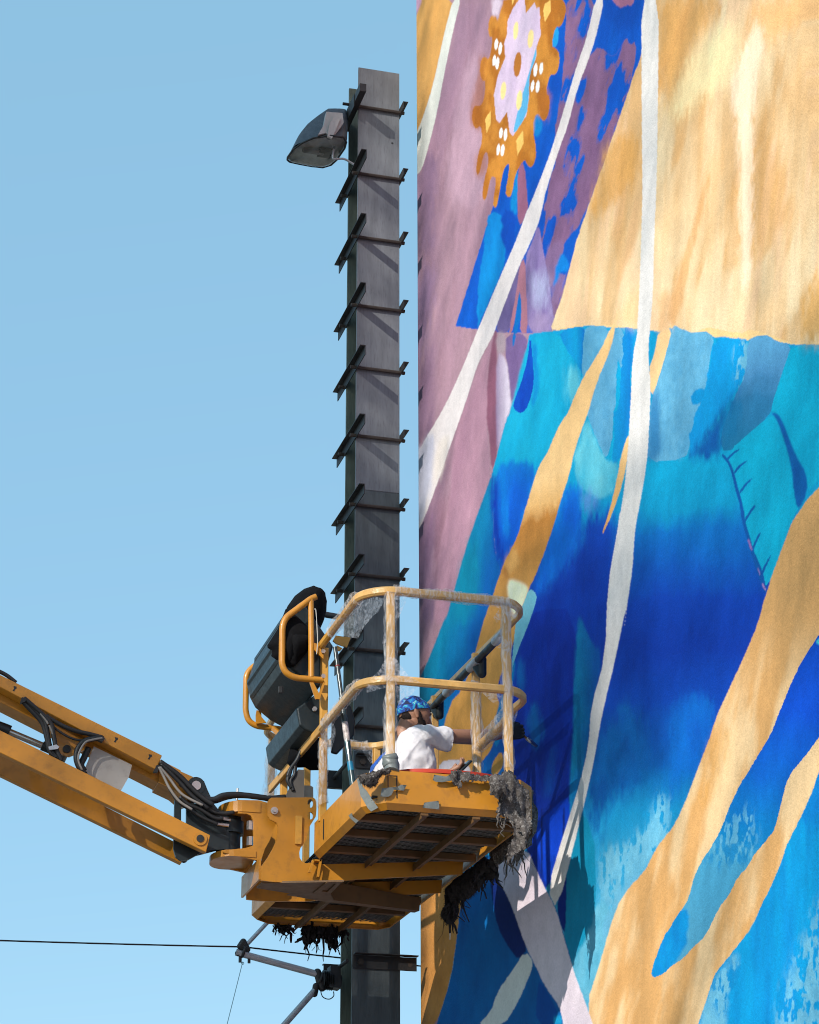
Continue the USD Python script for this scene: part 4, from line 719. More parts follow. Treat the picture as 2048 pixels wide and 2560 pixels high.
objs('jack_bracket', [plateY([c3(*q) for q in [(880, 1015), (900, 1015), (850, 1185), (815, 1190)]], YM0-.05, .02), plateY([c3(*q) for q in [(970, 1020), (998, 1030), (960, 1255), (935, 1250)]], YM0-.05, .02), plateY([c3(*q) for q in [(880, 1012), (998, 1025), (990, 1045), (880, 1030)]], YM0-.05, .05)], yellow, mt)
obj('grey_plate', plateY([c5(*q) for q in [(505, 1072), (577, 1078), (577, 1440), (335, 1440)]], 11.9, .02), mat('dusty_grey_plate', (.085, .075, .066), .7, dirt=(.14, .12, .1)), mt)
obj('pale_box', plateY([c5(*q) for q in [(578, 1262), (660, 1268), (685, 1285), (688, 1430), (578, 1430)]], 12.0, .12), mat('pale_box', (.34, .32, .26), .6), mt)

# rotator and knuckle between the platform and the jib
yk = 11.86
rt = part_group('rotator', lift)
pv_ = [o7(*q) for q in [(1040, 385), (960, 362), (700, 358), (655, 380), (640, 440), (640, 455), (960, 462), (978, 440), (975, 425)]]
br = [o7(*q) for q in [(775, 480), (850, 482), (890, 500), (912, 545), (915, 768), (845, 790), (760, 800), (640, 812), (640, 830), (800, 870), (960, 905), (985, 890), (1015, 800), (1060, 720), (1115, 568), (1085, 550), (1045, 520), (1042, 385), (960, 362), (770, 360)]]
for dy in (0, .30): P, F = plateY(br, 11.70, .02); obj('rotator_plate', (P+V(0, dy, 0), F), yellow, rt)
def lug(px0, px1, pyt, pyb): return [onY(*o7(px0, pyt), 11.69), onY(*o7(px1, pyt), 11.69), onY(*o7(px1, pyb), 11.69), onY(*o7(px0, pyb), 11.69)]
zt0, zt1 = onY(*o7(800, 375), 11.7)[2], onY(*o7(800, 455), 11.7)[2]; cx_ = onY(*o7(690, 600), yk)[0]; xr_ = onY(*o7(975, 440), 11.7)[0]
def lugmesh(z0, z1, xl, xr): a = np.linspace(np.pi/2, np.pi*1.5, 14); o = [(xl+.10+.10*math.cos(t), yk+.165*math.sin(t)) for t in a]+[(xr, yk-.165), (xr, yk+.165)]; return extrude(o, lambda p, q, d: V(p, q, z0+d), z1-z0)
obj('top_lug', lugmesh(zt1-.005, zt0+.005, cx_-.06, xr_), yellow, rt)
zl0, zl1 = onY(*o7(800, 845), 11.7)[2], onY(*o7(800, 812), 11.7)[2]; obj('bottom_lug', lugmesh(zl0-.015, zl1, cx_-.10, xr_-.02), yellow, rt)
obj('rotator_cylinder', [tube([V(cx_, yk, zl1), V(cx_, yk, zt1)], .068, 24), tube([V(cx_, yk, zt1-.10), V(cx_, yk, zt1-.03)], .086, 24)], black_plastic, rt, smooth=40)
obj('valve_block', [plateY([o7(*q) for q in [(740, 500), (800, 500), (802, 660), (765, 668), (740, 650)]], yk-.05, .08)], black_rubber, rt)
objs('fitting', [tube([onY(*o7(610, 520), yk-.10), onY(*o7(705, 538), yk-.10)], .010, 10), tube([onY(*o7(585, 575), yk-.10), onY(*o7(690, 590), yk-.10)], .010, 10), nut(onY(*o7(880, 590), 11.74), (0, 0, 1), .018, .05), nut(onY(*o7(880, 730), 11.74), (0, 0, 1), .018, .05)], chrome, rt)
obj('stud', tube([onY(*o7(768, 255), yk), onY(*o7(762, 360), yk)], .007, 8), chrome, rt)
kn = part_group('knuckle', lift)
link = [o7(*q) for q in [(330, 190), (400, 158), (468, 190), (500, 270), (560, 400), (610, 460), (560, 520), (470, 470), (400, 320), (345, 270)]]
base_ = [o7(*q) for q in [(205, 360), (262, 330), (262, 560), (310, 580), (310, 380), (460, 400), (600, 452), (690, 455), (690, 800), (480, 812), (330, 895), (260, 905), (215, 870), (195, 800)]]
for dy in (0, .26): P, F = plateY(link, 11.73+dy, .03); obj('link_plate', (P, F), black_plastic, kn); P, F = plateY(base_, 11.78+dy*.8, .022); obj('knuckle_plate', (P, F), black_plastic, kn)
pc = onY(*o7(400, 228), 11.72); obj('pivot_pin', tube([pc, pc+V(0, .34, 0)], .026, 20), chrome, kn, smooth=40); obj('pivot_boss', tube([pc+V(0, .006, 0), pc+V(0, .3, 0)], .05, 24), black_plastic, kn, smooth=40)
obj('knuckle_body', tube([onY(*o7(480, 520), yk), onY(*o7(560, 640), yk), onY(*o7(640, 640), yk)], .09, 14), black_plastic, kn, smooth=40)
obj('saddle', hull([onY(*o7(q[0], q[1]), yk+d) for q in [(300, 840), (480, 780), (250, 870), (560, 790)] for d in (-.05, .12)], .02, 1), black_plastic, kn, smooth=40)

# jib: two lower links, the main tube with its hose tray
def beam_px(a, b, yn, yw, name, m, par, ext=1.35):
    """A box beam whose near face shows the outline a (upper edge: two points) and b (lower edge)."""
    P = [onY(*q, yn) for q in (a[0], a[1], b[1], b[0])]; d1, d2 = P[0]-P[1], P[3]-P[2]; P[0] = P[1]+d1*ext; P[3] = P[2]+d2*ext
    m0 = cat(hull([p+V(0, k, 0) for p in P for k in (0.004, yw-.004)], .004, 1)); obj(name, m0, m, par)
    return P
jb = part_group('jib', lift)
L1 = beam_px([oj(0, 385), oj(1076, 922)], [oj(0, 492), oj(1056, 1003)], 11.66, .055, 'lower_link', yellow, jb)
L2 = beam_px([oj(0, 500), oj(900, 960)], [oj(0, 605), oj(930, 1060)], 12.06, .055, 'lower_link', yellow, jb)
T1 = beam_px([oj(0, 100), oj(828, 512)], [oj(0, 155), oj(800, 580)], 11.70, .10, 'hose_tray', yellow, jb)
mtub = beam_px([o8(0, 215), o8(1690, 1075)], [o8(0, 425), o8(1690, 1285)], 11.81, .17, 'main_tube', yellow, jb)
obj('tube_head', plateY([oj(*q) for q in [(820, 545), (985, 618), (1020, 640), (1010, 720), (960, 740), (900, 690), (815, 650)]], 11.79, .22), yellow, jb)
for k, dy in enumerate((0, .22)):
    P, F = plateY([o8(*q) for q in [(500, 640), (820, 800), (790, 880), (700, 925), (650, 945), (590, 925), (540, 880), (510, 800)]], 11.78+dy, .016); obj('cylinder_lug', (P, F), yellow, jb)
pc2 = onY(*o8(628, 870), 11.77); obj('lug_pin', tube([pc2, pc2+V(0, .26, 0)], .0225, 18), dark_steel, jb, smooth=40)
e1 = onY(*oj(1028, 938), 11.655); obj('link_pin', tube([e1+V(0, -.006, 0), e1+V(0, .5, 0)], .021, 18), dark_steel, jb, smooth=40); obj('pin_boss', tube([e1+V(0, -.002, 0), e1+V(0, .02, 0)], .038, 24), yellow, jb, smooth=40)
r0, r1, r2 = onY(*o8(470, 872), 11.9), onY(*o8(90, 712), 11.9), onY(*o8(-700, 420), 11.9)
obj('piston_rod', tube([r0, r1], .019, 16), chrome, jb, smooth=40); obj('ram_gland', tube([r0, r0+(r1-r0)*.2], .027, 14), black_plastic, jb, smooth=40); obj('ram_body', tube([r1, r1+(r1-r0)*.12, r2], .036, 16), black_plastic, jb, smooth=40)
obj('grey_panel', plateY([o8(*q) for q in [(880, 848), (1238, 1022), (1210, 1130), (1132, 1268), (785, 1085)]], 11.765, .014), grey_box, jb, label='grey sheet metal cover')
for q in [(140, 305), (1090, 785), (1408, 945)]:
    x, y = q; obj('tray_slot', [plateY([o8(*p) for p in [(x-14, y-25), (x+16, y-18), (x+14, y+2), (x+4, y+4), (x-6, y+26), (x-22, y+20), (x-8, y-2)]], 11.6985, .001)], black_rubber, jb)
def hose(pts, r, y=11.70, m=black_rubber, nm='hose', c=o8): obj(nm, tube(smoothline([onY(*c(p[0], p[1]), y+(p[2] if len(p) > 2 else 0)) for p in pts], 6), r, 8), m, jb, smooth=True)
striped = mat('striped_hose', (.22, .20, .18), .5, var=.3, scale=9)
hose([(215, 400), (330, 510), (420, 620), (450, 760), (480, 880), (560, 975)], .014); hose([(205, 420), (320, 540), (400, 640), (440, 780), (470, 900), (530, 960)], .013); hose([(225, 395), (380, 530), (480, 640), (505, 760), (530, 880), (580, 990)], .013, 11.69)
hose([(380, 540), (435, 610), (450, 640)], .006, 11.685, striped); hose([(462, 650), (490, 720), (510, 800), (545, 900), (562, 965)], .006, 11.685, striped)
hose([(430, 560), (560, 640), (700, 700), (850, 735), (960, 765)], .013); hose([(450, 620), (560, 710), (680, 775), (790, 790), (880, 760)], .007)
hose([(970, 775), (880, 775), (790, 800), (730, 870), (715, 960), (745, 1050), (800, 1110)], .016); hose([(960, 770), (870, 785), (800, 810), (745, 900), (735, 980), (770, 1070)], .006, 11.675, striped); hose([(830, 860), (790, 950), (760, 1020), (790, 1080)], .018, 11.74)
hose([(1500, 990), (1600, 1060), (1700, 1140), (1850, 1290), (2000, 1400)], .015, 11.69); hose([(1510, 1010), (1590, 1090), (1700, 1200), (1800, 1310), (1950, 1430)], .012, 11.69); hose([(1490, 1020), (1620, 1090), (1740, 1190), (1860, 1330)], .013, 11.72)
hose([(1490, 1040), (1540, 1140), (1590, 1240), (1680, 1360), (1800, 1440)], .0075, 11.675, striped); hose([(1500, 1040), (1590, 1150), (1680, 1270), (1760, 1330), (1900, 1400)], .0075, 11.675, striped)
hose([(-60, 120), (60, 180), (150, 250)], .012, 11.72)
hose([(400, 320), (480, 350), (560, 355), (640, 320), (760, 312), (900, 325), (1060, 345), (1200, 335)], .017, 11.72, c=o7); hose([(250, 210), (360, 290), (480, 360), (560, 372), (680, 335), (820, 322), (1060, 352)], .014, 11.74, c=o7); hose([(420, 330), (500, 440), (620, 480), (740, 470)], .012, 11.72, c=o7)
hose([(250, 330), (330, 400), (430, 440), (560, 520), (640, 525)], .011, 11.70, c=o7); hose([(160, 260), (230, 370), (330, 440), (460, 520), (590, 578)], .010, 11.70, c=o7)
obj('hose_clip', plateY([o8(*q) for q in [(455, 850), (530, 830), (556, 852), (540, 872), (465, 880)]], 11.665, .012), chrome, jb); objs('tray_clamp', [plateY([o8(*q) for q in [(205, 385), (255, 395), (235, 430), (190, 440)]], 11.675, .03), plateY([o8(*q) for q in [(940, 750), (985, 770), (960, 805), (925, 790)]], 11.675, .03), plateY([o8(*q) for q in [(1470, 1020), (1500, 1030), (1480, 1085), (1440, 1085)]], 11.675, .03)], black_rubber, jb)

# operator's console, guards and covers on the left of the basket
co = part_group('console', lift)
far = [o3(*q) for q in [(480, 770), (345, 890), (270, 1120), (300, 1250), (350, 1345), (500, 1470), (640, 1545), (760, 1180)]]
F3 = [onY(*q, 12.36) for q in far]; obj('control_box', hull([p+V(0, d, 0) for p in F3 for d in (0, -.82)], .018, 2), black_plastic, co, smooth=45)
rim_ = [onY(*o3(*q), 12.385) for q in [(480, 770), (340, 892), (266, 1120), (345, 1350), (470, 1450)]]; obj('box_rim', [bar(a, b, .03, .02) for a, b in zip(rim_, rim_[1:])], black_plastic, co)
F4 = [onY(*o3(*q), 12.42) for q in [(458, 1788), (482, 1935), (520, 1965), (625, 2010), (700, 1800), (660, 1640)]]; obj('tool_tray', hull([p+V(0, d, 0) for p in F4 for d in (0, -.80)], .014, 2), black_plastic, co, smooth=45)
obj('pouch', clothY([o3(*q) for q in [(690, 1760), (900, 1690), (1030, 1670), (1030, 1800), (1022, 1990), (990, 2012), (890, 2015), (840, 1985), (700, 1990), (650, 1940)]], 12.0, .14, size=.03, soft=.06, wrinkle=.012, seed=4), black_cloth, co, smooth=60)
obj('inner_case', hull([onY(*c5(*q), 12.15+d) for q in [(930, 460), (1090, 310), (1120, 330), (1135, 450), (1165, 500), (1150, 660), (960, 870), (920, 860)] for d in (0, .2)], .012, 1), black_plastic, co, smooth=45)
for pts, y in (([(955, 215), (905, 235), (640, 430), (605, 520), (600, 920), (640, 1005), (730, 1055), (1030, 1082)], 11.44), ([(420, 880), (300, 940), (232, 1020), (224, 1400), (252, 1500), (330, 1555), (450, 1570), (600, 1590)], 12.44)):
    obj('guard_hoop', tube(fillet([onY(*o3(*q), y) for q in pts], .06, 5), .0185, 12), yellow, co, smooth=50)
obj('guard_bar', tube([onY(*o3(902, 240), 11.44), onY(*o3(905, 1050), 11.44)], .0175, 12), yellow, co, smooth=50)
objs('guard_brace', [plateY([o3(*q) for q in [(925, 690), (960, 700), (1035, 800), (1030, 860), (1000, 830), (930, 760)]], 11.43, .012), plateY([o3(*q) for q in [(890, 1100), (930, 1105), (985, 1215), (1035, 1090), (1050, 1100), (995, 1275), (950, 1275)]], 11.43, .012)], yellow, co)
objs('guard_brace', [plateY([o3(*q) for q in [(340, 1390), (385, 1400), (390, 1460), (440, 1520), (335, 1530), (332, 1440)]], 12.40, .015), bar(onY(*o3(510, 1580), 12.3), onY(*o3(575, 1640), 12.2), .02, .03)], yellow, co)
objs('bolt', [nut(onY(*o3(*q), 11.425), (0, 1, 0), .014, .012) for q in [(1028, 780), (1030, 1038), (940, 1378)]], chrome, co)
objs('upper_bracket', [plateY([c4(*q) for q in [(470, 1010), (760, 1050), (690, 1240), (480, 1170), (410, 1110)]], 11.9, .012), plateY([c4(*q) for q in [(490, 1200), (600, 1260), (560, 1310), (490, 1300)]], 11.9, .012)], worn_yellow, co)
obj('cross_tube', tube([onY(*o3(1020, 395), 12.2), onY(*o3(1230, 432), 12.2)], .019, 12), black_plastic, co, smooth=50)
for pts in ([(700, 1990), (680, 2060), (660, 2120), (700, 2200)], [(740, 1970), (730, 2060), (690, 2130), (720, 2230)], [(820, 1750), (760, 1900), (690, 2000), (660, 2080)]):
    obj('cable', tube(smoothline([onY(*o3(*q), 11.9) for q in pts]), .011, 8), black_rubber, co, smooth=True)

for q in [(585, 1180), (420, 1180)]: obj('latch', hull([onY(*o3(q[0]+a, q[1]+b), 11.52 if q[0] > 500 else 12.395) for a, b in ((-14, -26), (14, -26), (14, 26), (-14, 26))], .006, 1), dark_steel, co)
seam_ = [onY(*q, 12.36) for q in far]
for k in (1, 2, 3): obj('moulded_rib', bar(seam_[k]+V(0, -.03, 0), seam_[k]+V(0, -.80, 0), .05, .05, c=.015), black_plastic, co)

# ------------------------------------------------------------------ film, rags, tape and loose things on the basket
def wrap_tube(p, q, r, seed, n=26, amp=.45):
    rg = np.random.default_rng(seed); t = np.linspace(0, 1, n); pts = p+(q-p)*t[:, None]+rg.normal(size=(n, 3))*.003
    v, f = sweep(pts, circle(1.0, 12), up=(0, 1, 0), scale=r*(1+amp*(meshkit.fbm(np.c_[t*7, t*0, t*0+seed], 3, seed)-.4)))
    c = np.repeat(pts, 12, 0); c = np.vstack([c, pts[:1], pts[-1:]]); w = 1+.28*(meshkit.noise(v*[38, 38, 14], seed)-.5)
    return c+(v-c)*w[:, None], f
def film_thing(label, parts):
    ms = [p for p in parts]; o = obj('plastic_film', ms[0], film, None, smooth=60) if len(ms) == 1 else None
    if o is None:
        o = thing('plastic_film', label, 'plastic film', np.mean(ms[0][0], 0))
        for m in ms: obj('film_sheet' if len(m[0]) != 314 else 'film_winding', m, film_clear if len(m[0]) != 314 else film, o, smooth=60)
    return tag(o, label, 'plastic film', 'clear film wrapped round the basket rails')
SH = dict(size=.012, soft=.03, wrinkle=.012, wscale=22.0)
SH2 = dict(SH, wrinkle=.014, wscale=(10.0, 30.0))
film_thing('clear film wound round the front left post of the basket, hanging in webs', [wrap_tube(V(2.88, 10.497, 4.74), V(2.88, 10.497, 5.66), .033, 1), clothY([o4(*q) for q in [(300, 180), (440, 170), (400, 270), (370, 330), (312, 450), (305, 300)]], 10.475, .004, seed=2, **SH), clothY([o4(*q) for q in [(240, 715), (180, 840), (95, 925), (240, 940), (330, 950), (550, 960), (430, 890), (330, 750)]], 10.468, .004, seed=3, **SH2), clothY([o4(*q) for q in [(60, 975), (240, 985), (520, 1000), (470, 1060), (420, 1110), (345, 1190), (325, 1010), (240, 1000), (60, 1050)]], 10.49, .003, seed=4, **SH), clothY([o4(*q) for q in [(222, 490), (240, 480), (240, 600), (200, 610)]], 10.47, .003, seed=41, **SH)])
film_thing('clear film wound round the front right post and its rail bend', [wrap_tube(V(3.522, 10.497, 4.74), V(3.522, 10.497, 5.66), .030, 5, amp=.35), clothY([o4(*q) for q in [(1200, 205), (1370, 215), (1440, 290), (1400, 380), (1340, 400), (1290, 300), (1210, 280)]], 10.465, .004, seed=6, **SH), clothY([o4(*q) for q in [(1200, 560), (1290, 540), (1350, 620), (1340, 690), (1240, 640)]], 10.468, .004, seed=7, **SH), clothY([o4(*q) for q in [(1200, 370), (1250, 300), (1260, 400), (1230, 420)]], 10.467, .004, seed=71, **SH), clothY([o4(*q) for q in [(1060, 1010), (1270, 1060), (1280, 1190), (1180, 1130)]], 10.6, .002, seed=72, **SH), clothY([o4(*q) for q in [(1335, 1620), (1385, 1730), (1370, 1770), (1345, 1760)]], 10.475, .003, seed=73, **SH)])
film_thing('cloudy film sheet hanging under the left bend of the top rail', [clothX([c4(*q) for q in [(440, 900), (620, 720), (1000, 330), (1250, 250), (1420, 290), (1380, 400), (1290, 560), (1180, 640), (1000, 880), (900, 1070), (700, 1040), (540, 990)]], 2.742, .006, seed=8, **SH2), wrap_tube(V(2.735, 11.2, 5.668), V(2.735, 10.64, 5.668), .034, 9)])
film_thing('thin film wound along the front top rail', [wrap_tube(V(2.9, 10.49, 5.668), V(3.54, 10.49, 5.668), .030, 10, amp=.3), clothY([o4(*q) for q in [(760, 165), (830, 165), (860, 195), (780, 190)]], 10.463, .004, seed=11, **SH)])
film_thing('film bunched on the left mid rail end and drooping down its post', [clothX([c5(*q) for q in [(755, 560), (830, 470), (900, 480), (935, 550), (940, 640), (905, 780), (882, 900), (860, 880), (815, 800), (805, 680)]], 2.742, .03, seed=12, size=.025, soft=.03, wrinkle=.016, wscale=22.0), wrap_tube(V(2.735, 11.35, 5.172), V(2.735, 10.62, 5.172), .032, 13, amp=.3), wrap_tube(V(2.765, 11.5, 4.76), V(2.765, 11.5, 5.12), .030, 14)])
film_thing('bunched film round the right mid rail where the arm reaches past', [wrap_tube(V(3.655, 10.84, 5.172), V(3.632, 11.36, 5.11), .04, 15, amp=.7), clothX([c6(*q) for q in [(1060, 560), (1090, 440), (1200, 350), (1265, 330), (1262, 400), (1170, 470), (1155, 560), (1110, 580)]], 3.625, .03, seed=16, size=.025, soft=.03, wrinkle=.02, wscale=20.0)])
film_thing('torn film round the right middle post', [wrap_tube(V(3.622, 11.36, 4.74), V(3.622, 11.36, 5.5), .03, 17, amp=.6)])
film_thing('long film hanging down the far left post beyond the console', [wrap_tube(V(2.86, 13.31, 4.72), V(2.86, 13.31, 5.6), .036, 18, amp=.5), clothY([c5(*q) for q in [(120, 590), (250, 600), (250, 900), (240, 1180), (130, 1400), (60, 1400), (110, 1100), (135, 900)]], 13.28, .008, seed=19, **SH2), clothY([c5(*q) for q in [(60, 1400), (180, 1260), (240, 1190), (330, 1290), (350, 1390)]], 12.9, .008, seed=20, **SH2)])
film_thing('film wound round the rear top rail behind the painter', [wrap_tube(V(2.92, 13.33, 5.668), V(3.5, 13.33, 5.668), .034, 21), clothY([c5(*q) for q in [(1240, 780), (1400, 800), (1400, 990), (1370, 1000)]], 13.29, .003, seed=22, **SH)])

rag_m = mat('grey_rag', (.085, .074, .068), .95, 0, var=.8, scale=22, dirt=(.40, .38, .36), dirt_amt=.9, bump=.7, bump_scale=300, spec=.1)
fuzz_m = mat('rag_fuzz', (.06, .052, .05), .95, 0, var=.7, scale=60, dirt=(.22, .2, .19), dirt_amt=.6, spec=.1)
dark_rag = mat('dark_rag', (.034, .030, .031), .95, 0, var=.6, scale=40, bump=.8, bump_scale=200, spec=.1)
def shreds(line, n, l0, l1, w, seed):
    """Torn strips hanging from points along a line."""
    r = np.random.default_rng(seed); line = np.asarray(line, float); out = []
    for k in range(n):
        t = r.random()*(len(line)-1); i = int(t); p = line[i]+(line[i+1]-line[i])*(t-i)+r.normal(size=3)*.012; L_ = r.uniform(l0, l1); s = r.normal(size=3)*.035; m_ = 7
        pts = [p+V(0, 0, -L_*q)+s*q*q+r.normal(size=3)*.006 for q in np.linspace(0, 1, m_)]
        out.append(sweep(pts, rrect(w*r.uniform(.5, 1.3), .004, .001), up=norm(r.normal(size=3)*[1, 1, .1]), scale=np.linspace(1, .25, m_)*(1+.5*(r.random(m_)-.5))))
    return out
def rag(label, sheets, n, length, m, seed, group=None, strips=()):
    t = thing('rag', label, 'rag', np.mean(sheets[0][0], 0), group)
    for s in sheets: obj('cloth', s, m, t, smooth=40)
    for s in strips: obj('torn_strip', s, m, t)
    obj('loose_fibres', cat(*[fuzz(s, int(n*.5)//len(sheets), length*.55, .0008, seed+k) for k, s in enumerate(sheets)]), fuzz_m if m is rag_m else dark_rag, t, kind='stuff')
big = [c2(*q) for q in [(820, 320), (860, 285), (925, 290), (965, 330), (1010, 395), (1080, 440), (1135, 510), (1152, 640), (1168, 760), (1172, 870), (1150, 950), (1112, 1030), (1085, 1130), (1040, 1150), (965, 1230), (895, 1290), (905, 1190), (925, 1080), (985, 960), (955, 890), (930, 800), (880, 785), (830, 775), (775, 730), (800, 620), (750, 560), (712, 530), (722, 440), (690, 390), (700, 335)]]
kw = dict(size=.011, soft=.03, wrinkle=.065, wscale=(17.0, 6.0), ragged=.016)
rag('matted grey rag hanging over the right front corner of the basket', [clothY(big, 10.40, .03, seed=31, **kw), clothY([c2(*q) for q in [(740, 420), (800, 380), (900, 430), (960, 560), (930, 640), (900, 560), (840, 500), (780, 560), (730, 530)]], 10.345, .02, seed=35, **kw), clothX([c2(*q) for q in [(1005, 385), (1080, 440), (1135, 510), (1152, 640), (1170, 760), (1174, 870), (1150, 950), (1112, 1030), (1085, 1130), (1040, 1150), (955, 1000), (950, 700), (955, 470)]], 3.70, .03, seed=39, **kw), clothX([c2(*q) for q in [(700, 1170), (760, 1090), (900, 960), (990, 930), (950, 1080), (900, 1180), (850, 1250), (790, 1330), (730, 1290)]], 3.715, .03, seed=32, **kw)], 5200, .03, rag_m, 31, strips=shreds([onX(*c2(*q), 3.715) for q in [(900, 1180), (960, 1150), (1040, 1060), (1090, 960)]], 22, .05, .15, .022, 1)+shreds([onY(*c2(*q), 10.37) for q in [(800, 740), (860, 760), (950, 850)]], 7, .04, .08, .018, 2))
rag('grey rag lying along the front edge of the basket', [clothY([c2(*q) for q in [(300, 285), (345, 275), (440, 290), (550, 335), (640, 325), (710, 345), (740, 400), (690, 395), (560, 402), (420, 400), (400, 460), (340, 455), (300, 400)]], 10.42, .03, seed=33, **kw)], 2000, .022, rag_m, 33)
rag('fluffy brown-grey rag on the left front corner of the basket', [clothY([c1(*q) for q in [(735, 325), (830, 290), (1000, 250), (1100, 225), (1175, 240), (1160, 290), (1065, 312), (1010, 370), (975, 450), (900, 468), (810, 450), (765, 400)]], 10.435, .09, seed=34, **kw)], 3600, .022, rag_m, 34)
rag('dark shaggy rag dangling under the right side of the basket', [clothX([c2(*q) for q in [(560, 1290), (650, 1220), (740, 1260), (735, 1380), (770, 1400), (725, 1470), (650, 1440), (590, 1370), (540, 1420), (580, 1500), (592, 1570), (540, 1625), (440, 1690), (385, 1660), (335, 1760), (330, 1880), (300, 1950), (240, 1935), (222, 1840), (262, 1700), (250, 1560), (330, 1480), (430, 1400)]], 3.71, .07, seed=36, size=.02, soft=.05, wrinkle=.05, wscale=14.0, ragged=.02)], 7000, .035, dark_rag, 36, strips=shreds([onX(*c2(*q), 3.70) for q in [(760, 1240), (640, 1330), (520, 1400), (400, 1520), (300, 1640)]], 40, .05, .13, .032, 3)+shreds([onX(*c2(*q), 3.70) for q in [(330, 1640), (250, 1640)]], 10, .12, .24, .034, 4))
rag('dark ragged cloth hanging under the rear edge of the basket by the mast', [clothY([o5(*q) for q in [(320, 1000), (570, 1020), (575, 1040), (540, 1060), (500, 1080), (455, 1100), (430, 1080), (395, 1085), (350, 1080), (318, 1070)]], 13.38, .06, seed=37, size=.025, soft=.05, wrinkle=.04, wscale=14.0, ragged=.03)], 7000, .045, dark_rag, 37, strips=shreds([onY(*o5(*q), 13.37) for q in [(320, 1020), (440, 1040), (570, 1030)]], 40, .06, .16, .04, 5))
rag('small dark cloth scrap under the rear left edge of the basket', [clothY([o5(*q) for q in [(145, 995), (265, 1000), (250, 1030), (215, 1040), (190, 1052), (160, 1030)]], 13.38, .03, seed=38, size=.025, soft=.05, wrinkle=.03, wscale=14.0, ragged=.02)], 900, .04, dark_rag, 38, strips=shreds([onY(*o5(*q), 13.37) for q in [(150, 1008), (260, 1012)]], 12, .03, .07, .03, 6))
tag(obj('film_strip', tube([onX(*c2(285, 1950), 3.71), onX(*c2(280, 2110), 3.71)], .005, 6), film, None), 'thin strip of clear film dangling from the dark shaggy rag', 'film strip')
yf = Y0-.006; TP = dict(size=.02, soft=.02, wrinkle=.006, wscale=30.0)
def tape_piece(label, m): tag(obj('tape_strip', m, tape, None, smooth=50), label, 'tape', 'strips of grey tape stuck on the basket')
cf, cn = corners[9], V(-(corners[0]-corners[9])[1], (corners[0]-corners[9])[0], 0); cf = np.append(cf, 4.6); cn = cn if cn[1] < 0 else -cn
tape_piece('long grey tape strip folded over the chamfered left front corner', cat(plateP([c1(*q) for q in [(712, 370), (755, 345), (792, 470), (838, 515), (885, 585), (935, 660), (985, 730), (1000, 750), (905, 803), (862, 760), (800, 650), (762, 590), (745, 500)]], cf+norm(cn)*.004, cn, .002)))
tape_piece('crumpled grey tape across the slot in the front panel', clothY([c1(*q) for q in [(1050, 490), (1160, 478), (1265, 468), (1310, 442), (1385, 445), (1345, 525), (1290, 515), (1215, 510), (1180, 580), (1135, 605), (1030, 600)]], yf-.012, .006, seed=51, **TP))
tape_piece('grey tape patch on the bottom fold of the front panel', clothY([o5(*q) for q in [(1028, 295), (1112, 284), (1116, 335), (1018, 325)]], yf-.008, .004, seed=52, **TP))
tape_piece('grey tape flap under the end of the long front rag', clothY([c2(*q) for q in [(110, 332), (240, 352), (305, 318), (305, 395), (200, 412), (130, 408), (95, 390)]], yf-.02, .006, seed=53, **TP))
tape_piece('small grey tape scrap on the fold of the left panel', plateX([c1(*q) for q in [(600, 855), (640, 825), (652, 872), (735, 930), (700, 962), (622, 892)]], XL-.006, .003))
tape_piece('grey tape bound round the foot of the front left post', wrap_tube(V(2.88, 10.497, 4.675), V(2.88, 10.497, 4.765), .040, 55, 9, .3))

# jacket thrown over the console
jk = thing('jacket', 'black hooded jacket draped over the top of the lift console', 'jacket', onY(*o3(760, 600), 11.9))
JK = dict(size=.022, soft=.09, wrinkle=.035, wscale=11.0)
obj('hood', clothY([o3(*q) for q in [(910, 108), (985, 125), (1045, 180), (1068, 260), (1062, 360), (1030, 470), (975, 600), (910, 700), (760, 640), (640, 480), (605, 430), (660, 310), (735, 205), (830, 135)]], 11.8, .26, seed=61, **JK), black_cloth, jk, smooth=60)
obj('body', clothY([o3(*q) for q in [(640, 340), (760, 420), (900, 560), (905, 660), (885, 760), (800, 860), (740, 930), (690, 955), (600, 945), (585, 880), (540, 870), (490, 830), (500, 775), (452, 745), (448, 720), (560, 545)]], 11.5, .10, seed=62, **JK), black_cloth, jk, smooth=60)
obj('sleeve', clothY([o3(*q) for q in [(660, 600), (760, 590), (880, 610), (900, 680), (840, 780), (760, 840), (745, 920), (680, 920), (690, 820), (640, 700)]], 11.47, .10, seed=63, **JK), black_cloth, jk, smooth=60)
obj('hood_peak', clothY([o3(*q) for q in [(960, 560), (1012, 585), (1000, 602), (940, 590)]], 11.8, .02, seed=64, size=.02, soft=.03), black_cloth, jk)
obj('drawstring', tube(smoothline([onY(*o3(*q), 11.42) for q in [(936, 345), (952, 352), (962, 480), (970, 640), (966, 760), (958, 812)]]), .0028, 6), lamp_white, jk, smooth=True)
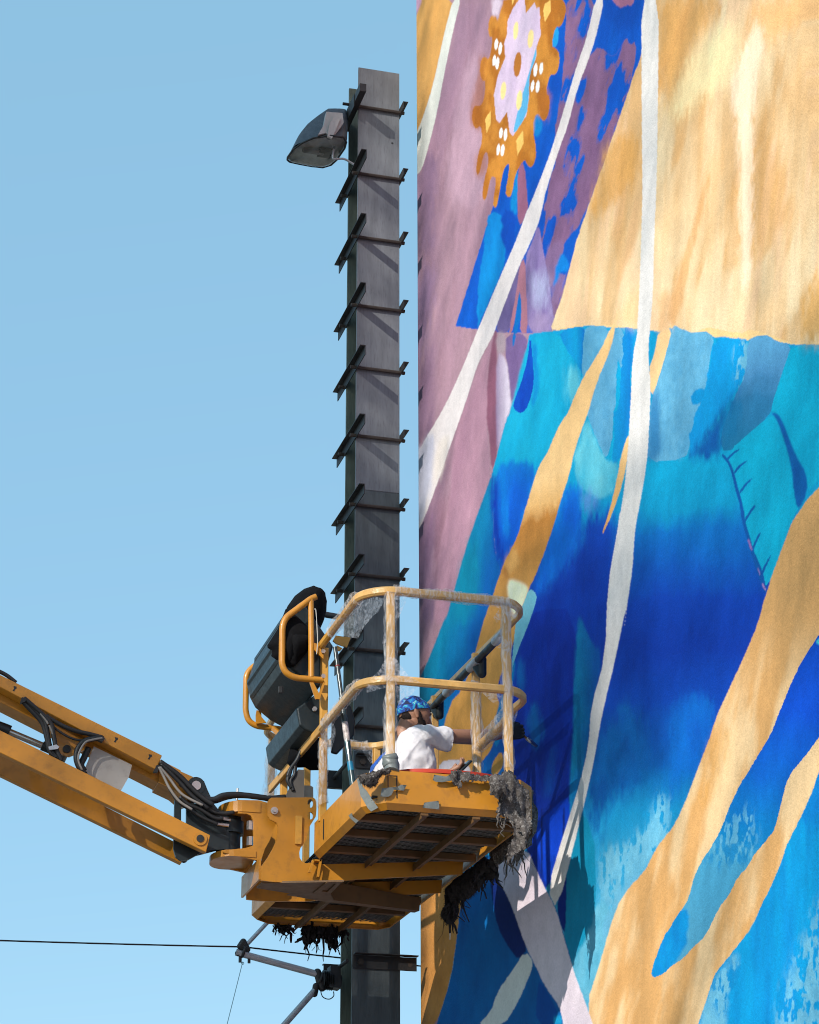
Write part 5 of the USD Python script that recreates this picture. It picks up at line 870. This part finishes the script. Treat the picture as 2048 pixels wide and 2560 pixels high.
# roller pole
p0, p1 = onY(*o3(1152, 740), 11.2), onY(*o3(1335, 2150), 11.05); p1 = p0+(p1-p0)*1.06
rp = thing('roller_pole', 'long dark telescopic roller pole leaning in the left corner of the basket', 'pole', p1)
teal = mat('pole_teal', (.012, .035, .04), .35, var=.3, scale=8, coat=.3)
obj('outer_tube', tube([p0+(p1-p0)*.36, p1], .0165, 14), teal, rp, smooth=40); obj('inner_tube', tube([p0, p0+(p1-p0)*.36], .0125, 12), mat('pole_grey', (.05, .06, .062), .3, .4), rp, smooth=40)
obj('sticker', tube([p0+(p1-p0)*.53, p0+(p1-p0)*.66], .0172, 14), mat('worn_sticker', (.42, .36, .34), .5, var=.7, scale=55, dirt=(.12, .05, .05), dirt_amt=.8), rp, smooth=40)
obj('blue_band', tube([p0+(p1-p0)*.80, p0+(p1-p0)*.86], .0171, 14), mat('blue_band', (.01, .2, .34), .4), rp, smooth=40); obj('red_band', ring(p0+(p1-p0)*.135, p1-p0, .0125, .0025, 14, 6), mat('red_plastic', (.42, .03, .015), .4), rp, smooth=True)
# red tub
zt_ = onY(1030, 1921, 10.56)[2]; tb = thing('tub', 'shallow red plastic tub standing behind the front panel of the basket', 'tub', (3.2, 10.72, 4.552))
red = mat('red_tub', (.50, .045, .018), .42, var=.12, scale=6)
def oval(z, s): a = np.linspace(0, 2*np.pi, 36, endpoint=False); return np.c_[3.235+.33*s*np.sign(np.cos(a))*abs(np.cos(a))**.75, 10.74+.20*s*np.sin(a), np.full(36, z)]
lv_ = [oval(4.553, .8), oval(zt_-.02, .97), oval(zt_-.02, 1.03), oval(zt_, 1.04), oval(zt_, .96), oval(4.57, .78)]; tv = np.vstack(lv_+[[[3.235, 10.74, 4.57]]]); tf = []
for i in range(5):
    for j in range(36): a, b, c, d = i*36+j, i*36+(j+1) % 36, (i+1)*36+j, (i+1)*36+(j+1) % 36; tf += [(a, b, d), (a, d, c)]
for j in range(36): tf.append((5*36+j, 5*36+(j+1) % 36, 216))
obj('basin', (tv, np.array(tf)), red, tb, smooth=40)

# ------------------------------------------------------------------ the painter
import manifold3d as m3
ICO = trimesh.creation.icosphere(2, 1.0).vertices
def blob(*pr):
    """Hull of spheres (or ellipsoids) given as (centre, radius) pairs."""
    return m3.Manifold.hull_points(np.vstack([np.asarray(p)+ICO*np.asarray(r) for p, r in pr]))
def finish(ms, length=.014, it=10, noise=0.0, ns=20.0, seed=0):
    m = ms[0]
    for q in ms[1:]: m = m+q
    m = m.refine_to_length(length); mm = m.to_mesh(); t = trimesh.Trimesh(np.array(mm.vert_properties[:, :3], float), np.array(mm.tri_verts), process=True)
    old = np.array(t.vertices); trimesh.smoothing.filter_taubin(t, iterations=it); nv = np.array(t.vertices); far_ = np.linalg.norm(nv-old, axis=1) > .012; nv[far_] = old[far_]; t.vertices = nv
    if noise: t.vertices = t.vertices+t.vertex_normals*((meshkit.fbm(t.vertices*[ns, ns, ns*.7], 3, seed)-.5)*2*noise)[:, None]
    return np.array(t.vertices), np.array(t.faces)
skin = mat('skin', (.34, .165, .098), .5, var=.14, scale=16, bump=.12, bump_scale=300); skin_extra = None
shirt = mat('white_shirt', (.66, .635, .655), .85, var=.05, scale=10, bump=.25, bump_scale=420, spec=.2)
blueprint = mat('blue_print', (.02, .10, .42), .85, var=.4, scale=30)
YP = 11.62
neck = onY(*c6(235, 470), YP); hc = onY(*c6(325, 300), YP); shR = onY(*c6(485, 512), 11.46); shL = onY(*c6(400, 590), 11.78); pel = onY(*c6(20, 1240), YP); bel = onY(*c6(60, 950), YP); belf = onY(*c6(360, 930), YP); chest = onY(*c6(300, 650), YP)
slv = onY(*c6(692, 566), 11.49); elb = onY(*c6(960, 530), 11.56); wri = onY(*c6(1275, 500), 11.66)
elL = onY(*c6(470, 960), 11.72); haL = onY(*c6(745, 900), 11.36)
bt = onX(*c6(1640, 622), XW-.004); hand = onY(*c6(1400, 478), 11.67)
man = thing('person', 'person in a white t-shirt and blue camouflage cap reaching out to paint the wall', 'person', (pel[0], pel[1], 4.552))
ya = V(0, 1, 0)
def sleeve_(a, b, c):
    t = norm(c-a); u = norm(np.cross(t, ya)); w = np.cross(u, t); r = np.linspace(0, 2*np.pi, 28, endpoint=False)[:, None]
    return m3.Manifold.hull_points(np.vstack([a+ICO*.06, b+(np.cos(r)*u*.068+np.sin(r)*w*.056), b-t*.02+(np.cos(r)*u*.069+np.sin(r)*w*.057)]))
tors = [blob((pel-ya*.10, .11), (pel+ya*.10, .11), (bel-ya*.09, .10), (bel+ya*.09, .10), (belf-ya*.08, .085), (belf+ya*.08, .085)), blob((bel-ya*.09, .10), (bel+ya*.09, .10), (belf-ya*.08, .085), (belf+ya*.08, .085), (chest-ya*.09, .10), (chest+ya*.09, .10)), blob((chest-ya*.09, .095), (chest+ya*.09, .095), (shR+V(-.03, .05, -.02), .06), (shL+V(-.03, -.04, -.02), .06), (neck+V(.0, 0, -.06), .055)),
        sleeve_(shR, slv, elb), blob((shR, .06), (chest-ya*.09+V(.02, 0, .02), .09)), blob((shL, .06), (shL+(elL-shL)*.55, .06))]
obj('t_shirt', finish(tors, .011, 2, .020, 15, 3), shirt, man, smooth=True)
sh_ = finish(tors, .011, 2, .020, 15, 3); cx3 = sh_[0][sh_[1]].mean(1); qx, qy = proj(cx3); bp_ = Polygon([c5(*q) for q in [(1600, 790), (1480, 860), (1360, 1000), (1320, 1110), (1385, 1110), (1450, 1010), (1560, 880)]]); m__ = shapely.contains_xy(bp_, qx, qy) & (cx3[:, 1] < YP+.05)
nn_ = trimesh.Trimesh(*sh_, process=False).vertex_normals
if m__.any(): obj('back_print', trimesh.Trimesh(sh_[0]+nn_*.0025, sh_[1][m__], process=False).process(), blueprint, man, smooth=True)
#
F, U3 = norm(V(.97, .10, -.20)), None
S3 = norm(np.cross(F, V(-.1, 0, 1))); U3 = np.cross(S3, F)
HS = .91; H = lambda f, s, u: hc+(F*f+S3*s+U3*u)*HS
head = [blob((H(-.012, 0, .015), (.084, .071, .089)), (H(.02, 0, .02), (.075, .066, .078))), blob((H(.045, 0, .02), .053), (H(.07, .022, -.005), .026), (H(.07, -.022, -.005), .026), (H(.055, 0, -.075), .032), (H(.0, 0, -.04), .06)), blob((H(.072, 0, -.085), .022), (H(.03, .035, -.07), .026), (H(.03, -.035, -.07), .026)),
        blob((H(.098, 0, .018), .008), (H(.116, 0, -.022), .012), (H(.100, .012, -.026), .008), (H(.100, -.012, -.026), .008)), blob((H(.092, .03, .03), .010), (H(.092, -.03, .03), .010)), blob((H(.098, .016, -.052), .009), (H(.098, -.016, -.052), .009), (H(.102, 0, -.052), .010)),
        blob((H(-.03, 0, -.07), .055), (neck+V(-.01, 0, -.03), .062))]
for s in (1, -1): head += [blob((H(-.012, .076*s, -.004), (.012, .010, .020)), (H(-.004, .078*s, -.028), (.009, .008, .010)), (H(-.024, .083*s, .0), (.008, .006, .018)))]
arm = [blob((shR+(elb-shR)*.25, .040), (elb, .044)), blob((elb, .043), (elb+(wri-elb)*.3, .042), (wri, .027)), blob((wri, .027), (hand+(wri-hand)*.4, .030)), blob((shL, .05), (elL, .043)), blob((elL, .042), (haL+V(-.08, .03, -.01), .027))]
pl = haL; hd = norm(V(.8, -.25, .45)); hs = norm(np.cross(hd, V(0, 0, 1))); hu = np.cross(hs, hd)
PL = lambda f, s, u: pl+hd*f+hs*s+hu*u
arm += [blob((pl+V(-.08, .03, -.01), .027), (PL(-.03, .02, 0), .022), (PL(-.03, -.02, 0), .022)), blob((PL(-.035, .022, 0), .017), (PL(-.035, -.022, 0), .017), (PL(.035, .03, 0), .014), (PL(.035, -.03, 0), .014))]
for k, (s, l) in enumerate(((-.03, .030), (-.010, .036), (.010, .034), (.029, .026))):
    arm += [blob((PL(.035, s, 0), .0095), (PL(.035+l, s, .012), .0088)), blob((PL(.035+l, s, .012), .0088), (PL(.035+l*1.4, s*.9, .036), .0078))]
arm += [blob((PL(-.02, -.03, .005), .013), (PL(.01, -.045, .022), .0105)), blob((PL(.01, -.045, .022), .0105), (PL(.036, -.04, .036), .009))]
obj('body', finish(head+arm, .007, 8), skin, man, smooth=True)
beard_m = mat('beard', (.018, .012, .010), .85, var=.4, scale=90, bump=.6, bump_scale=500, spec=.2)
bd = [blob((H(.074, 0, -.088), .024), (H(.032, .040, -.074), .026), (H(.032, -.040, -.074), .026), (H(.050, .050, -.045), .016), (H(.050, -.050, -.045), .016)), blob((H(.02, .068, -.045), .012), (H(.005, .074, .0), .010), (H(.04, .055, -.06), .018)), blob((H(.02, -.068, -.045), .012), (H(.005, -.074, .0), .010), (H(.04, -.055, -.06), .018)), blob((H(.102, .022, -.038), .007), (H(.106, 0, -.034), .007), (H(.102, -.022, -.038), .007)), blob((H(.098, .026, -.04), .007), (H(.085, .03, -.075), .012)), blob((H(.098, -.026, -.04), .007), (H(.085, -.03, -.075), .012))]
bm_ = finish(bd, .008, 5); obj('beard', cat(bm_, fuzz(bm_, 900, .007, .0007, 9, .3)), beard_m, man)
eye_m = mat('eye_white', (.5, .47, .45), .3, var=.05); 
for s in (1, -1): obj('eye', hull([H(.0875, .031*s, .006)], .0095, 2), eye_m, man, smooth=True); obj('eyebrow', hull([H(.099, .018*s, .030), H(.094, .044*s, .030)], .0045, 1), beard_m, man)
camo = usdkit.material(stage, '/World/Looks/camouflage', {'g': ('geometry', {}), 'v': ('noise_texture', {'scale': 24.0, 'detail': 2.0, 'distortion': 1.2}), 'r': ('rgb_ramp', {'interpolate': False, 'ramp': [(0, (.004, .012, .06)), (.40, (.008, .05, .26)), (.50, (.01, .14, .48)), (.57, (.02, .34, .42)), (.63, (.25, .55, .58)), (.68, (.008, .06, .30))]}), 'p': ('principled_bsdf', {'roughness': .8})},
    [('g.position', 'v.vector'), ('v.fac', 'r.fac'), ('r.color', 'p.base_color')], surface='p.BSDF')
cap = blob((H(-.014, 0, .022), (.095, .082, .095)), (H(.012, 0, .026), (.084, .077, .084))); cn3 = norm(U3*.86-F*.42)
cap = cap.trim_by_plane([float(x) for x in cn3], float((hc+F*.0+U3*.022)@cn3))
mm_ = cap.refine_to_length(.012).to_mesh(); cv = np.array(mm_.vert_properties[:, :3], float); cv += (meshkit.noise(cv*55, 2)-.5)[:, None]*.006*norm(U3)
obj('cap', (cv, np.array(mm_.tri_verts)), camo, man, smooth=50)
obj('hair', finish([blob((H(-.05, .03, -.03), (.035, .03, .045)), (H(-.05, -.03, -.03), (.035, .03, .045)))], .01, 4), beard_m, man, smooth=True)
obj('cap_strap', tube([H(.066, .04, .09), H(.084, 0, .085), H(.066, -.04, .09)], .006, 8), black_plastic, man, smooth=50)
trou = mat('dark_trousers', (.03, .032, .038), .9, var=.3, scale=12)
kneeR, kneeL = V(pel[0]+.40, pel[1]-.16, 4.65), V(pel[0]+.40, pel[1]+.16, 4.65); pp = V(pel[0], pel[1], max(pel[2], 4.70))
obj('trousers', finish([blob((pp-ya*.09, .128), (pp+ya*.09, .128)), blob((pp-ya*.09, .105), (kneeR, .07)), blob((pp+ya*.09, .105), (kneeL, .07)), blob((kneeR, .068), (V(pel[0]+.0, pel[1]-.20, 4.615), .05)), blob((kneeL, .068), (V(pel[0]+.0, pel[1]+.20, 4.615), .05))], .02, 8, .006, 15, 5), trou, man, smooth=True)
obj('shoe', hull([V(pel[0]-.02, pel[1]-.20, 4.60), V(pel[0]-.14, pel[1]-.21, 4.59), V(pel[0]-.22, pel[1]-.21, 4.585)], [.045, .042, .035], 2), black_rubber, man, smooth=50); obj('shoe', hull([V(pel[0]-.02, pel[1]+.20, 4.60), V(pel[0]-.14, pel[1]+.21, 4.59), V(pel[0]-.22, pel[1]+.21, 4.585)], [.045, .042, .035], 2), black_rubber, man, smooth=50)
# gloved right hand closed on the brush
ha = norm(bt-hand); fw = norm(hand-wri); hs = norm(np.cross(ha, fw) if np.linalg.norm(np.cross(ha, fw)) > .1 else V(0, -1, 0)); hs = hs if hs[1] < 0 else -hs; up_ = norm(np.cross(hs, fw)); up_ = up_ if up_[2] > 0 else -up_
G = lambda f, s, u: hand+fw*f+hs*s+up_*u
gl = [blob((wri+fw*.02, .031), (G(-.05, 0, 0), .034)), blob((G(-.05, .0, .02), .022), (G(-.05, .0, -.02), .022), (G(.03, .004, .032), .017), (G(.03, .004, -.03), .016))]
for k, (u, l) in enumerate(((.032, .036), (.011, .040), (-.010, .037), (-.029, .030))):
    gl += [blob((G(.028, .006, u), .0115), (G(.028+l*.75, .012, u*.95-.004), .0105)), blob((G(.028+l*.75, .012, u*.95-.004), .0105), (G(.028+l*.9, -.016, u*.9-.008), .0098)), blob((G(.028+l*.9, -.016, u*.9-.008), .0098), (G(.02, -.024, u*.85-.006), .0092))]
gl += [blob((G(-.03, .012, .034), .015), (G(.012, -.002, .052), .0122)), blob((G(.012, -.002, .052), .0122), (G(.050, -.016, .044), .0105))]
obj('glove', finish(gl, .005, 5), mat('black_glove', (.014, .014, .016), .7, var=.3, scale=30, bump=.3, bump_scale=300), man, smooth=True)
# brush and phone
bh = thing('paintbrush', 'short paintbrush in the gloved hand touching the blue paint', 'paintbrush', hand)
d = bt-hand; g0 = G(.04, -.008, -.005); d = bt-g0; obj('handle', tube([g0-d*.25, g0+d*.2, g0+d*.5], .009, 10, scale=[.7, 1, .8]), mat('worn_wood', (.20, .10, .05), .6), bh, smooth=40)
obj('ferrule', hull([g0+d*.5, g0+d*.68], .0115, 1), chrome, bh, smooth=40); obj('bristles', hull([g0+d*.68+V(0, .014, 0), g0+d*.68-V(0, .014, 0), bt+V(0, .016, .004), bt+V(0, -.016, -.004)], .006, 1), mat('wet_bristles', (.006, .03, .16), .35), bh, smooth=40)
ph = thing('phone', 'black phone held low in the bare left hand above the front panel', 'phone', PL(.05, 0, .03))
q0, q1 = onY(*c6(815, 900), 11.33), onY(*c6(930, 790), 11.33); ax_ = norm(q1-q0); sd = norm(V(.1, .9, .25)); obj('case', hull([p+sd*s+np.cross(ax_, sd)*t for p in (q0, q1) for s in (-.035, .035) for t in (-.003, .003)], .004, 1), black_plastic, ph, smooth=40)
obj('screen', hull([p+sd*s+np.cross(ax_, sd)*t for p in (q0+ax_*.006, q1-ax_*.006) for s in (-.031, .031) for t in (.0072, .0078)]), mat('phone_glass', (.008, .008, .01), .08), ph)
